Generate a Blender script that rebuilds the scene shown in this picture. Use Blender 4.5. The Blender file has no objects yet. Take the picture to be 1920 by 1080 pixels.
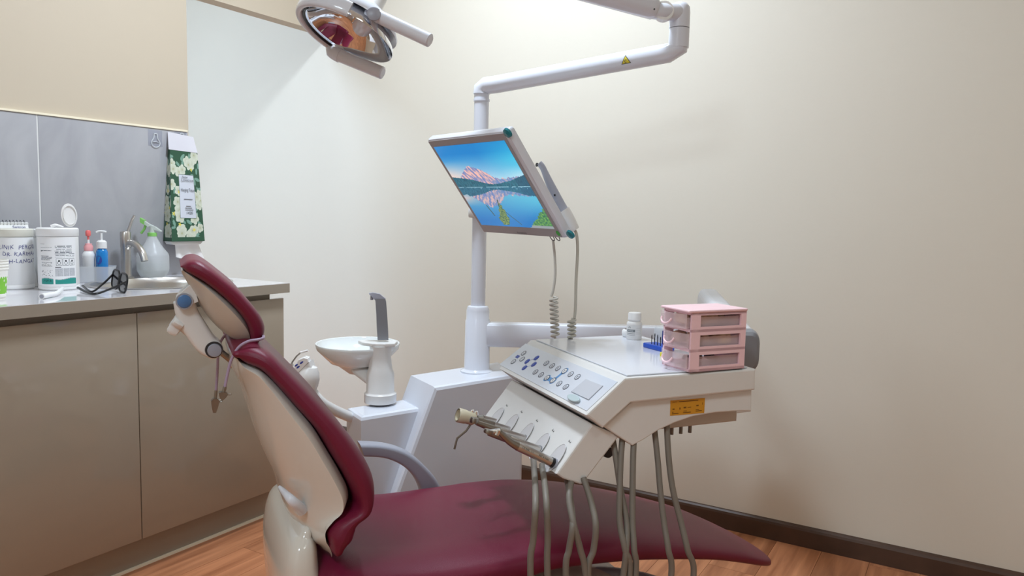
import bpy, bmesh, math, random
from math import sin, cos, pi, radians as rad, hypot
from mathutils import Vector as V, Matrix, noise
random.seed(7)
SC = bpy.context.scene
COL = SC.collection
# ------------------------------------------------------------------ camera
FPX = 1438.58
Rv = V((0.85473684, 0.51859897, 0.02190991)); Uv = V((-0.06739744, 0.06903093, 0.99533528)); Wv = V((-0.51466739, 0.8522264, -0.09395552))
CP = V((0, 0, 1.1435))
cam = bpy.data.cameras.new('camera'); co = bpy.data.objects.new('camera', cam); COL.objects.link(co)
cam.sensor_width = 36; cam.lens = 36 * FPX / 1920; cam.clip_start = .02
co.matrix_world = Matrix(((Rv.x, Uv.x, -Wv.x, CP.x), (Rv.y, Uv.y, -Wv.y, CP.y), (Rv.z, Uv.z, -Wv.z, CP.z), (0, 0, 0, 1)))
SC.camera = co
# ------------------------------------------------------------------ world, exposure, lights
w = bpy.data.worlds.new('world'); SC.world = w; w.use_nodes = True
w.node_tree.nodes['Background'].inputs[0].default_value = (.9, .95, 1, 1)
w.node_tree.nodes['Background'].inputs[1].default_value = .3
SC.view_settings.view_transform = 'Standard'; SC.view_settings.look = 'None'
SC.view_settings.exposure = 0.0; SC.view_settings.gamma = 1; SC.view_settings.use_curve_mapping = False
def area(name, loc, size, power, col, size_y=None):
    l = bpy.data.lights.new(name, 'AREA'); l.energy = power; l.color = col; l.size = size
    if size_y: l.shape = 'RECTANGLE'; l.size_y = size_y
    o = bpy.data.objects.new(name, l); COL.objects.link(o); o.location = loc
    return o
CEIL = 2.9
area('ceiling_light_main', (-1.49, 1.75, CEIL - .02), .3, 47, (.77, .88, 1))
area('ceiling_light_room', (.65, .8, CEIL - .02), .6, 9, (.80, .88, .85))
area('ceiling_light_rear', (-.6, -1.0, CEIL - .02), .7, 38, (.73, .87, .98))
area('passage_light', (-3.65, .7, CEIL - .02), .9, 84, (.57, .75, 1))

# ------------------------------------------------------------------ placing: the rays of the camera, met with real planes
def ray(px, py): return Wv + Rv * ((px - 960) / FPX) - Uv * ((py - 540) / FPX)
def on_x(px, py, X): d = ray(px, py); return CP + d * (X / d.x)
def on_y(px, py, Y): d = ray(px, py); return CP + d * (Y / d.y)
def on_z(px, py, Z): d = ray(px, py); return CP + d * ((Z - CP.z) / d.z)
def ad(px, py, D): return CP + ray(px, py) * D
def on_p(px, py, P, n): d = ray(px, py); return CP + d * ((P - CP).dot(n) / d.dot(n))
def pxx(P): d = P - CP; return 960 + FPX * d.dot(Rv) / d.dot(Wv)
def pxy(P): d = P - CP; return 540 - FPX * d.dot(Uv) / d.dot(Wv)
def reach(P, d, px):        # distance along d from P until the column px
    a, b = 0.0, 1.5
    fa = pxx(P) - px
    for _ in range(50):
        m = (a + b) / 2; fm = pxx(P + d * m) - px
        if fa * fm > 0: a = m
        else: b = m
    return a
def hdir(yaw): return V((sin(rad(yaw)), cos(rad(yaw)), 0)), V((-cos(rad(yaw)), sin(rad(yaw)), 0))

# ------------------------------------------------------------------ materials
def lin(c): return tuple(((x / 255) / 12.92 if x <= 10 else ((x / 255 + .055) / 1.055) ** 2.4) for x in c) + (1,)
def mat(name, c, rough=.4, metal=0., spec=.5, bump=0., bscale=200, var=0., vscale=3, trans=0., ior=1.45, alpha=1., emis=None, coat=0., attr=False, sss=0.):
    m = bpy.data.materials.new(name); m.use_nodes = True; nt = m.node_tree; N = nt.nodes; L = nt.links
    p = N['Principled BSDF']
    def S(k, v):
        if k in p.inputs: p.inputs[k].default_value = v
    S('Base Color', lin(c)); S('Roughness', rough); S('Metallic', metal); S('Specular IOR Level', spec); S('IOR', ior)
    S('Transmission Weight', trans); S('Alpha', alpha); S('Coat Weight', coat); S('Coat Roughness', .05)
    if attr:
        a = N.new('ShaderNodeAttribute'); a.attribute_name = 'Col'; L.new(a.outputs['Color'], p.inputs['Base Color'])
        if emis is not None:
            L.new(a.outputs['Color'], p.inputs['Emission Color']); S('Emission Strength', emis)
    elif emis is not None:
        S('Emission Color', lin(c)); S('Emission Strength', emis)
    if bump or var:
        tc = N.new('ShaderNodeTexCoord')
        if var:
            n = N.new('ShaderNodeTexNoise'); n.inputs['Scale'].default_value = vscale; n.inputs['Detail'].default_value = 4
            L.new(tc.outputs['Object'], n.inputs['Vector'])
            mx = N.new('ShaderNodeMix'); mx.data_type = 'RGBA'; mx.blend_type = 'MULTIPLY'; mx.inputs[0].default_value = 1
            cr = N.new('ShaderNodeValToRGB'); cr.color_ramp.elements[0].position = .3; cr.color_ramp.elements[1].position = .7
            cr.color_ramp.elements[0].color = (1 - var, 1 - var, 1 - var, 1); cr.color_ramp.elements[1].color = (1, 1, 1, 1)
            L.new(n.outputs[0], cr.inputs[0]); mx.inputs[6].default_value = lin(c); L.new(cr.outputs[0], mx.inputs[7])
            L.new(mx.outputs[2], p.inputs['Base Color'])
        if bump:
            n = N.new('ShaderNodeTexNoise'); n.inputs['Scale'].default_value = bscale; n.inputs['Detail'].default_value = 5
            L.new(tc.outputs['Object'], n.inputs['Vector'])
            b = N.new('ShaderNodeBump'); b.inputs['Strength'].default_value = bump; b.inputs['Distance'].default_value = .002
            L.new(n.outputs[0], b.inputs['Height']); L.new(b.outputs[0], p.inputs['Normal'])
    return m
def wood_mat(name, c1, c2, rough):
    m = mat(name, c1, rough); nt = m.node_tree; N = nt.nodes; L = nt.links; p = N['Principled BSDF']
    tc = N.new('ShaderNodeTexCoord'); mp = N.new('ShaderNodeMapping'); mp.inputs['Scale'].default_value = (14, .9, 4)
    oi = N.new('ShaderNodeObjectInfo'); ad_ = N.new('ShaderNodeVectorMath'); ad_.operation = 'ADD'
    sc = N.new('ShaderNodeVectorMath'); sc.operation = 'SCALE'; sc.inputs[3].default_value = 40
    cb = N.new('ShaderNodeCombineXYZ'); L.new(oi.outputs['Random'], cb.inputs[0]); L.new(oi.outputs['Random'], cb.inputs[1])
    L.new(cb.outputs[0], sc.inputs[0]); L.new(tc.outputs['Object'], ad_.inputs[0]); L.new(sc.outputs[0], ad_.inputs[1])
    L.new(ad_.outputs[0], mp.inputs[0])
    n = N.new('ShaderNodeTexNoise'); n.inputs['Scale'].default_value = 2.2; n.inputs['Detail'].default_value = 7; n.inputs['Distortion'].default_value = .6
    L.new(mp.outputs[0], n.inputs['Vector'])
    cr = N.new('ShaderNodeValToRGB'); cr.color_ramp.elements[0].position = .33; cr.color_ramp.elements[1].position = .68
    cr.color_ramp.elements[0].color = lin(c2); cr.color_ramp.elements[1].color = lin(c1)
    L.new(n.outputs[0], cr.inputs[0])
    hs = N.new('ShaderNodeHueSaturation'); mr = N.new('ShaderNodeMapRange'); mr.inputs[3].default_value = .88; mr.inputs[4].default_value = 1.1
    L.new(oi.outputs['Random'], mr.inputs[0]); L.new(mr.outputs[0], hs.inputs['Value']); L.new(cr.outputs[0], hs.inputs['Color'])
    L.new(hs.outputs[0], p.inputs['Base Color'])
    return m
def stone_mat(name, c1, c2, rough):
    m = mat(name, c1, rough); nt = m.node_tree; N = nt.nodes; L = nt.links; p = N['Principled BSDF']
    tc = N.new('ShaderNodeTexCoord'); mp = N.new('ShaderNodeMapping'); mp.inputs['Rotation'].default_value = (.6, 0, 0); mp.inputs['Scale'].default_value = (1, 2.6, 1.4)
    L.new(tc.outputs['Object'], mp.inputs[0])
    n = N.new('ShaderNodeTexNoise'); n.inputs['Scale'].default_value = 2.5; n.inputs['Detail'].default_value = 8; n.inputs['Distortion'].default_value = 1.2
    L.new(mp.outputs[0], n.inputs['Vector'])
    cr = N.new('ShaderNodeValToRGB'); cr.color_ramp.elements[0].position = .35; cr.color_ramp.elements[1].position = .7
    cr.color_ramp.elements[0].color = lin(c2); cr.color_ramp.elements[1].color = lin(c1)
    L.new(n.outputs[0], cr.inputs[0]); L.new(cr.outputs[0], p.inputs['Base Color'])
    return m
M = dict(
    wall=mat('wall_paint', (226, 221, 208), .55, bump=.15, bscale=60, var=.02, vscale=1.5),
    wall_beige=mat('wall_paint_beige', (203, 190, 170), .55, bump=.1, bscale=60),
    ceiling=mat('ceiling_paint', (238, 236, 230), .8),
    wood=wood_mat('vinyl_wood', (214, 146, 104), (166, 106, 72), .36),
    base_wood=mat('dark_wood', (84, 62, 50), .35, var=.25, vscale=12),
    tile=stone_mat('grey_stone_tile', (176, 176, 180), (164, 164, 169), .25),
    grout=mat('grout', (224, 224, 222), .8),
    trim=mat('ivory_trim', (250, 240, 215), .3),
    taupe=mat('taupe_gloss_laminate', (158, 145, 128), .12, coat=.4, var=.03, vscale=2),
    taupe_edge=mat('taupe_edge_laminate', (158, 148, 134), .35),
    dark_gap=mat('dark_gap', (92, 82, 70), .6),
    counter=mat('white_gloss_worktop', (236, 234, 238), .06, coat=.5),
    white=mat('white_gloss_enamel', (222, 226, 236), .16, coat=.3),
    white2=mat('white_moulded_plastic', (227, 226, 224), .28),
    warmwhite=mat('warm_white_shell', (222, 217, 208), .14, coat=.4),
    white_matt=mat('white_plastic_matt', (238, 238, 238), .45),
    grey=mat('grey_plastic', (158, 160, 172), .35),
    grey_d=mat('mid_grey_plastic', (136, 138, 144), .4),
    grey_hose=mat('grey_rubber_hose', (126, 119, 110), .5),
    bezel=mat('silver_grey_bezel', (168, 163, 167), .4),
    black=mat('black_plastic', (20, 20, 23), .3),
    rubber=mat('dark_rubber', (50, 48, 50), .5),
    maroon=mat('maroon_leatherette', (112, 22, 52), .38, bump=.25, bscale=700, spec=.45),
    steel=mat('brushed_steel', (205, 202, 198), .3, metal=1),
    steel_d=mat('dull_steel', (150, 145, 138), .35, metal=1),
    chrome=mat('mirror_chrome', (235, 235, 235), .03, metal=1),
    blue=mat('blue_button', (82, 124, 176), .3),
    blue_d=mat('deep_blue_print', (56, 78, 170), .4),
    blue_m=mat('mid_blue_print', (96, 150, 205), .4),
    blue_tray=mat('royal_blue_plastic', (40, 88, 200), .35),
    soap_blue=mat('blue_liquid_soap', (20, 130, 205), .15, coat=.4),
    ink=mat('blue_ink', (58, 62, 130), .6),
    ink_k=mat('black_print', (70, 70, 74), .6),
    ink_g=mat('grey_print', (96, 98, 108), .6),
    panel=mat('pale_blue_film', (212, 217, 227), .12, coat=.3),
    win=mat('clear_window_film', (196, 200, 210), .08, coat=.5),
    teal=mat('teal_plastic', (30, 128, 140), .25),
    green=mat('green_plastic', (140, 205, 110), .35),
    green_dot=mat('green_dot', (70, 175, 70), .5),
    pink=mat('pink_plastic', (252, 214, 222), .35),
    pink_clear=mat('pink_clear_plastic', (248, 226, 230), .2, alpha=.32),
    pink_d=mat('coral_plastic', (240, 120, 118), .3),
    pink_l=mat('light_coral_plastic', (238, 168, 170), .3),
    cream_plastic=mat('beige_plastic', (214, 204, 178), .4),
    clear=mat('clear_plastic', (235, 240, 244), .12, alpha=.5),
    frost=mat('frosted_plastic', (240, 243, 247), .3, alpha=.4),
    water=mat('water_in_bottle', (214, 222, 220), .1, alpha=.4),
    smoke=mat('smoked_lens', (44, 44, 52), .08, alpha=.85, coat=.6),
    porcelain=mat('porcelain', (232, 236, 236), .08, coat=.5),
    lilac=mat('lilac_cord', (170, 150, 175), .4),
    orange=mat('orange_sticker', (212, 150, 40), .5),
    brown_ink=mat('brown_print', (120, 78, 14), .6),
    yellow=mat('yellow_plastic', (232, 220, 60), .4),
    yellow_s=mat('warning_yellow', (222, 205, 60), .5),
    cup=mat('paper_cup_white', (244, 242, 236), .5),
    cup_green=mat('paper_cup_green', (130, 200, 70), .5),
    cotton=mat('cotton_pad', (216, 190, 164), .8, bump=.6, bscale=60),
    dark_item=mat('dark_grey_tools', (85, 75, 90), .5),
    tissue=mat('white_tissue', (240, 238, 238), .8),
    mesh_band=mat('translucent_hang_strip', (232, 230, 238), .5, alpha=.8),
    paint=mat('printed_surface', (255, 255, 255), .45, attr=True),
    screen=mat('lit_screen', (255, 255, 255), .2, attr=True, emis=1.0),
    led=mat('lamp_diffuser', (255, 250, 240), .5, emis=6),
)
M['screen'].node_tree.nodes['Principled BSDF'].inputs['Specular IOR Level'].default_value = .3
pb = M['screen'].node_tree.nodes['Principled BSDF']
for l in list(pb.inputs['Base Color'].links): M['screen'].node_tree.links.remove(l)
pb.inputs['Base Color'].default_value = (.02, .02, .02, 1)

# ------------------------------------------------------------------ mesh collecting
def catmull(pts, n):
    P = [V(p) for p in pts]
    if len(P) < 3: return [P[0].lerp(P[-1], i / n) for i in range(n + 1)]
    out = []
    k = len(P) - 1
    for i in range(n + 1):
        t = i / n * k; j = min(int(t), k - 1); u = t - j
        p0 = P[max(j - 1, 0)]; p1 = P[j]; p2 = P[j + 1]; p3 = P[min(j + 2, k)]
        out.append(.5 * ((2 * p1) + (p2 - p0) * u + (2 * p0 - 5 * p1 + 4 * p2 - p3) * u * u + (3 * p1 - p0 - 3 * p2 + p3) * u ** 3))
    return out
def frame_of(d):
    d = d.normalized(); a = V((0, 0, 1)) if abs(d.z) < .9 else V((1, 0, 0))
    x = a.cross(d).normalized(); return x, d.cross(x), d
class MB:
    def __init__(s): s.v = []; s.f = []; s.sm = []
    def add(s, vs, fs, smooth=False):
        b = len(s.v); s.v += [V(v) for v in vs]; s.f += [tuple(i + b for i in f) for f in fs]; s.sm += [smooth] * len(fs); return s
    def loft(s, rings, caps=True, smooth=True, closed=False):
        n = len(rings[0]); vs = [p for r in rings for p in r]; fs = []
        m = len(rings)
        for i in range(m - 1 + (1 if closed else 0)):
            for j in range(n):
                a = i * n + j; b = i * n + (j + 1) % n; c = ((i + 1) % m) * n + (j + 1) % n; d = ((i + 1) % m) * n + j
                fs.append((a, b, c, d))
        s.add(vs, fs, smooth)
        if caps and not closed:
            s.add(rings[0], [tuple(range(n - 1, -1, -1))]); s.add(rings[-1], [tuple(range(n))])
        return s
    def tube(s, pts, r, seg=12, n=None, caps=True):
        P = catmull(pts, n) if n else [V(p) for p in pts]
        m = len(P); rr = r if callable(r) else (lambda t: r)
        x, y, d = frame_of(P[1] - P[0]); rings = []
        for i, p in enumerate(P):
            d = (P[min(i + 1, m - 1)] - P[max(i - 1, 0)]).normalized()
            x = (x - d * x.dot(d)).normalized(); y = d.cross(x)
            q = rr(i / (m - 1)); rings.append([p + x * (q * cos(2 * pi * j / seg)) + y * (q * sin(2 * pi * j / seg)) for j in range(seg)])
        return s.loft(rings, caps)
    def lathe(s, prof, o=(0, 0, 0), axis=(0, 0, 1), seg=32, sx=1., caps=True, x=None, smooth=True):
        o = V(o); X, Y, Z = frame_of(V(axis))
        if x is not None: X = V(x).normalized(); Y = Z.cross(X)
        rings = [[o + X * (r * sx * cos(2 * pi * j / seg)) + Y * (r * sin(2 * pi * j / seg)) + Z * h for j in range(seg)] for r, h in prof]
        return s.loft(rings, caps, smooth)
    def cyl(s, a, b, r, r2=None, seg=24, bev=0.):
        a = V(a); b = V(b); L = (b - a).length; r2 = r if r2 is None else r2
        pr = [(r, 0), (r2, L)] if not bev else [(max(r - bev, .0001), 0), (r - bev * .3, bev * .3), (r, bev), (r2, L - bev), (r2 - bev * .3, L - bev * .3), (max(r2 - bev, .0001), L)]
        return s.lathe(pr, a, b - a, seg)
    def box(s, c, sx, sy, sz, X=(1, 0, 0), Y=(0, 1, 0), Z=(0, 0, 1), bev=0.):
        c = V(c); X = V(X) * sx / 2; Y = V(Y) * sy / 2; Z = V(Z) * sz / 2
        if not bev:
            vs = [c + X * i + Y * j + Z * k for k in (-1, 1) for j in (-1, 1) for i in (-1, 1)]
            return s.add(vs, [(0, 2, 3, 1), (4, 5, 7, 6), (0, 1, 5, 4), (2, 6, 7, 3), (0, 4, 6, 2), (1, 3, 7, 5)])
        P = rrect(sx, sy, min(bev * 1.2, min(sx, sy) * .45), 4); x = X.normalized(); y = Y.normalized(); z = Z.normalized(); b = min(bev, sz * .45)
        rings = []
        for h, ins in ((-sz / 2, b), (-sz / 2 + b * .3, b * .3), (-sz / 2 + b, 0), (sz / 2 - b, 0), (sz / 2 - b * .3, b * .3), (sz / 2, b)):
            fx = (sx - 2 * ins) / sx; fy = (sy - 2 * ins) / sy
            rings.append([c + x * (p[0] * fx) + y * (p[1] * fy) + z * h for p in P])
        return s.loft(rings, True, True)
    def prism(s, poly, d, bev=0., smooth=False):     # poly: 3D planar points, extruded by d
        P = [V(p) for p in poly]; d = V(d); c = sum(P, V()) / len(P)
        if not bev: return s.loft([P, [p + d for p in P]], True, smooth)
        L = d.length; e = d / L
        def ins(P, k):
            n = len(P); out = []
            for i in range(n):
                a = (P[i] - P[i - 1]).normalized(); b = (P[(i + 1) % n] - P[i]).normalized()
                na = e.cross(a); nb = e.cross(b); t = na + nb
                if t.length < 1e-6: t = na
                t = t.normalized(); q = max(t.dot(na), .35); out.append((P[i], t, q))
            nn = sum(((b[0] - c).dot(b[1]) for b in out)); sg = -1 if nn > 0 else 1
            return [p + t * (sg * k / q) for p, t, q in out]
        A = ins(P, bev); B = ins(P, bev * .3)
        return s.loft([A, [p + e * bev * .3 for p in B], [p + e * bev for p in P], [p + e * (L - bev) for p in P], [p + e * (L - bev * .3) for p in B], [p + e * L for p in A]], True, smooth)
    def flat(s, poly, up, lift=.0004):
        up = V(up); return s.add([V(p) + up * lift for p in poly], [tuple(range(len(poly)))])
    def text(s, txt, size, fn, align='CENTER', ext=0., shear=0., space=1.):
        c = bpy.data.curves.new('t', 'FONT'); c.body = txt; c.size = size; c.align_x = align; c.shear = shear; c.space_character = space; c.resolution_u = 3
        c.extrude = ext
        o = bpy.data.objects.new('t', c); COL.objects.link(o); dg = bpy.context.evaluated_depsgraph_get()
        me = bpy.data.meshes.new_from_object(o.evaluated_get(dg))
        s.add([fn(v.co.x, v.co.y) for v in me.vertices], [tuple(p.vertices) for p in me.polygons])
        bpy.data.objects.remove(o); bpy.data.curves.remove(c); bpy.data.meshes.remove(me)
        return s
    def build(s, name, m, parent=None, auto=True):
        lo = V((min(v.x for v in s.v), min(v.y for v in s.v), min(v.z for v in s.v))); hi = V((max(v.x for v in s.v), max(v.y for v in s.v), max(v.z for v in s.v)))
        c = (lo + hi) / 2
        if parent is None: c.z = lo.z
        me = bpy.data.meshes.new(name); me.from_pydata([v - c for v in s.v], [], s.f)
        for p, q in zip(me.polygons, s.sm): p.use_smooth = q
        me.materials.append(m)
        bm = bmesh.new(); bm.from_mesh(me); bmesh.ops.recalc_face_normals(bm, faces=bm.faces); bm.to_mesh(me); bm.free()
        if any(s.sm): me.set_sharp_from_angle(angle=rad(42))
        o = bpy.data.objects.new(name, me); COL.objects.link(o)
        if parent is not None:
            o.parent = parent; o.location = c - worldloc(parent)
        else: o.location = c
        return o
def worldloc(o):
    l = o.location.copy()
    while o.parent: o = o.parent; l += o.location
    return l
def rrect(sx, sy, r, k=4):
    out = []
    for cx, cy, a0 in ((sx / 2 - r, sy / 2 - r, 0), (-sx / 2 + r, sy / 2 - r, 90), (-sx / 2 + r, -sy / 2 + r, 180), (sx / 2 - r, -sy / 2 + r, 270)):
        for i in range(k + 1):
            a = rad(a0 + 90 * i / k); out.append((cx + r * cos(a), cy + r * sin(a)))
    return out
def thing(name, loc, label, cat, group=None):
    o = bpy.data.objects.new(name, None); COL.objects.link(o); o.location = loc; o.empty_display_size = .05
    return tag(o, label, cat, group)
def tag(o, label=None, cat=None, group=None, kind=None):
    if label: o['label'] = label
    if cat: o['category'] = cat
    if group: o['group'] = group
    if kind: o['kind'] = kind
    return o
def struct(o): o['kind'] = 'structure'; return o
def paint(name, m, nx, ny, pos, colf, parent, closed=False):   # a printed surface: one colour per small cell
    vs = [pos(i / nx, j / ny) for j in range(ny + 1) for i in range(nx + 1)]
    lo = V((min(v.x for v in vs), min(v.y for v in vs), min(v.z for v in vs))); hi = V((max(v.x for v in vs), max(v.y for v in vs), max(v.z for v in vs))); c = (lo + hi) / 2
    fs = [(j * (nx + 1) + i, j * (nx + 1) + i + 1, (j + 1) * (nx + 1) + i + 1, (j + 1) * (nx + 1) + i) for j in range(ny) for i in range(nx)]
    me = bpy.data.meshes.new(name); me.from_pydata([v - c for v in vs], [], fs); me.materials.append(m)
    ca = me.color_attributes.new('Col', 'FLOAT_COLOR', 'CORNER'); buf = []
    for j in range(ny):
        for i in range(nx):
            buf += list(lin(colf((i + .5) / nx, (j + .5) / ny))) * 4
    ca.data.foreach_set('color', buf)
    o = bpy.data.objects.new(name, me); COL.objects.link(o); o.parent = parent; o.location = c - worldloc(parent)
    return o
def mixc(a, b, t): t = max(0, min(1, t)); return tuple(x + (y - x) * t for x, y in zip(a, b))
def nz(x, y, z=0.): return noise.noise(V((x, y, z)))

# ------------------------------------------------------------------ the room
XL, YB = -2.745, 2.794          # plane of the tiled wall, plane of the back wall
XR, YF, XFL = 2.1, -2.0, -4.5
def sbox(name, x0, x1, y0, y1, z0, z1, m): return struct(MB().box(((x0 + x1) / 2, (y0 + y1) / 2, (z0 + z1) / 2), x1 - x0, y1 - y0, z1 - z0).build(name, m))
WALLEND = 2.0
back = sbox('wall_back', XFL - .1, XR + .1, YB, YB + .1, -.05, CEIL, M['wall'])
sbox('ceiling', XFL - .1, XR + .1, YF - .1, YB + .1, CEIL, CEIL + .08, M['ceiling'])
sbox('wall_right', XR, XR + .1, YF, YB, -.05, CEIL, M['wall'])
sbox('wall_front', XFL - .1, XR + .1, YF - .1, YF, -.05, CEIL, M['wall'])
sbox('wall_passage', XFL - .1, XFL, YF, YB, -.05, CEIL, M['wall'])
wl = MB().box((XL - .035, (YF + WALLEND) / 2, CEIL / 2), .07, WALLEND - YF, CEIL)
wl.box((XL - .035, (WALLEND + YB) / 2, (1.997 + CEIL) / 2), .07, YB - WALLEND, CEIL - 1.997)
wl = struct(wl.build('wall_left', M['wall_beige']))
# tiles of the splashback with recessed grout
ty = [-.1, .28, .66, 1.04, 1.413, WALLEND - .012]
g = MB().box((XL + .0033, (ty[0] + ty[-1]) / 2, (.88 + 1.448) / 2), .0066, ty[-1] - ty[0], 1.448 - .88).build('grout', M['grout'], wl)
ty = [.20, .806, 1.413, WALLEND - .012]
for i in range(len(ty) - 1):
    a, b = ty[i] + .0024, ty[i + 1] - .0024
    MB().box((XL + .0045, (a + b) / 2, (.8805 + 1.447) / 2), .007, b - a, 1.447 - .8805, bev=.001).build('tile', M['tile'], wl)
MB().box((XL + .006, (.2 + ty[-1]) / 2, 1.4515), .012, ty[-1] - .2, .007).build('tile_trim', M['trim'], wl)
# floor with planks
fl = sbox('floor', XFL - .1, XR + .1, YF - .1, YB + .1, -.06, -.004, M['dark_gap'])
pm = {}
PWD = .152
def plank(x, y0, y1):
    k = round(y1 - y0, 3)
    if k not in pm:
        o = MB().box((x, (y0 + y1) / 2, -.0015), PWD - .0012, y1 - y0 - .0012, .003).build('plank', M['wood'], fl); pm[k] = o.data
        return
    o = bpy.data.objects.new('plank', pm[k]); COL.objects.link(o); o.parent = fl
    o.location = V((x, (y0 + y1) / 2, -.0015)) - fl.location
xi = 0
x = -2.9
while x < XR - .1:
    off = [-.0, .45, .9, .3, .75][xi % 5]; y = -1.2 + off
    ys = [YF, y]
    while ys[-1] < YB: ys.append(min(ys[-1] + 1.22, YB))
    for a, b in zip(ys[:-1], ys[1:]):
        if b - a > .02: plank(x, a, b)
    x += PWD; xi += 1
for xx in (-3.2, -3.7, -4.2):
    o = MB().box((xx, (YF + YB) / 2, -.0015), .45, YB - YF, .003).build('floor_panel', M['wood'], fl)
# dark skirting of the back wall
def skirt(name, x0, x1):
    prof = [(0, 0), (-.014, 0), (-.014, .058), (-.011, .066), (-.005, .071), (0, .0735)]
    b = MB().loft([[V((xx, YB + p[0], p[1])) for p in prof] for xx in (x0, x1)], True, False)
    return struct(b.build(name, M['base_wood']))
skirt('baseboard_back', XFL, XR)
struct(MB().box((XR - .007, (YF + YB) / 2, .036), .014, YB - YF - .03, .072).build('baseboard_right', M['base_wood']))

# ------------------------------------------------------------------ cabinets and worktop
ZC = .88; XC = -2.1456; XD = -2.165; YC = 1.975
ZU = ZC - .035
jy = 1.388
def cabinet(y0, y1, label):
    t = thing('base_cabinet', ((XL + XD) / 2, (y0 + y1) / 2, 0), label, 'cabinet', 'taupe base cabinets under the worktop')
    xa, xb, ye = XL + .012, XD - .02, min(y1, 1.927)
    b = MB(); e = .018
    b.box(((xa + xb) / 2, y0 + e / 2 + .0005, .4475), xb - xa, e, .685).box(((xa + xb) / 2, y1 - e / 2 - .0005, .4475), xb - xa, e, .685)
    b.box(((xa + xb) / 2, (y0 + y1) / 2, .105 + e / 2), xb - xa, y1 - y0 - .002, e).box((xa + e / 2, (y0 + y1) / 2, .4475), e, y1 - y0 - .002, .685)
    b.box(((xb - .02), (y0 + ye) / 2, (.74 + ZU) / 2), .018, ye - y0 - .001, ZU - .741)
    b.box(((xa + xb - .02) / 2, ye - e / 2, (.79 + ZU) / 2), xb - .02 - xa, e, ZU - .791)
    b.build('carcass', M['taupe_edge'], t)
    MB().box((XD - .009, (y0 + y1) / 2, (.114 + .824) / 2), .018, y1 - y0 - .003, .824 - .114, bev=.0008).build('door', M['taupe'], t)
    return t
cabinet(.81, jy, 'taupe gloss base cabinet with one door, the left one beneath the white worktop')
cabinet(jy, 1.9655, 'taupe gloss base cabinet with one door, nearest the dental chair back')
pl = MB().box((-2.235, (.81 + 1.96) / 2, .052), .03, 1.15, .104).build('plinth', M['taupe_edge']); tag(pl, 'recessed taupe toe-kick board under the cabinet doors', 'plinth')
MB().box((-2.2165, (.81 + 1.96) / 2, .004), .009, 1.15, .008).build('sealant_strip', M['trim'], pl)
MB().box((-2.4825, 1.9, .052), .46, .03, .104).build('return_board', M['taupe_edge'], pl)
# worktop with an oval cut-out
SKX, SKY, SA, SB = -2.445, 1.665, .195, .235
def oval(a, b, z, n=48, cx=SKX, cy=SKY): return [V((cx + a * cos(2 * pi * i / n), cy + b * sin(2 * pi * i / n), z)) for i in range(n)]
bm = bmesh.new()
def loop(pts):
    vs = [bm.verts.new(p) for p in pts]
    for i in range(len(vs)): bm.edges.new((vs[i - 1], vs[i]))
loop([V((XL + .0005, .81, ZC)), V((XC, .81, ZC)), V((XC, YC, ZC)), V((XL + .0005, YC, ZC))]); loop(oval(SA, SB, ZC))
bmesh.ops.triangle_fill(bm, edges=bm.edges[:], use_beauty=True)
r = bmesh.ops.extrude_face_region(bm, geom=bm.faces[:]); bmesh.ops.translate(bm, verts=[g_ for g_ in r['geom'] if isinstance(g_, bmesh.types.BMVert)], vec=(0, 0, -.035))
bmesh.ops.recalc_face_normals(bm, faces=bm.faces)
me = bpy.data.meshes.new('worktop'); bm.to_mesh(me); bm.free(); me.materials.append(M['counter'])
wt = bpy.data.objects.new('worktop', me); COL.objects.link(wt); tag(wt, 'long white gloss worktop with taupe front edge above the cabinets', 'countertop')
MB().box((XC + .0006, (.81 + YC) / 2, ZC - .0182), .0012, YC - .81, .0336).build('edge_strip', M['taupe_edge'], wt)
# sink
sk = thing('sink', (SKX, SKY, ZC), 'oval stainless steel sink let into the white worktop', 'sink')
prof = [(1.07, .001), (1.07, .003), (1.05, .0045), (1.0, .003), (.975, -.004), (.955, -.02), (.93, -.09), (.86, -.115), (.6, -.125), (.12, -.13)]
b = MB(); b.loft([oval(SA * k, SB * k, ZC + h) for k, h in prof], False, True)
b.loft([oval(SA * .12, SB * .12, ZC - .13), oval(SA * .10, SB * .10, ZC - .131)], True, True); b.build('basin', M['steel'], sk)
b = MB()
for i in range(7):
    a = on_z(243 + i * 4.2, 536, ZC); th = math.atan2((a.y - SKY) / SB, (a.x - SKX) / SA)
th0 = rad(196)
for i in range(7):
    th = th0 - i * .034
    p = V((SKX + SA * .945 * cos(th), SKY + SB * .945 * sin(th), ZC - .042)); b.box(p, .004, .0035, .022, X=(cos(th), sin(th), 0), Y=(-sin(th), cos(th), 0))
b.build('overflow_slots', M['black'], sk)
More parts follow.
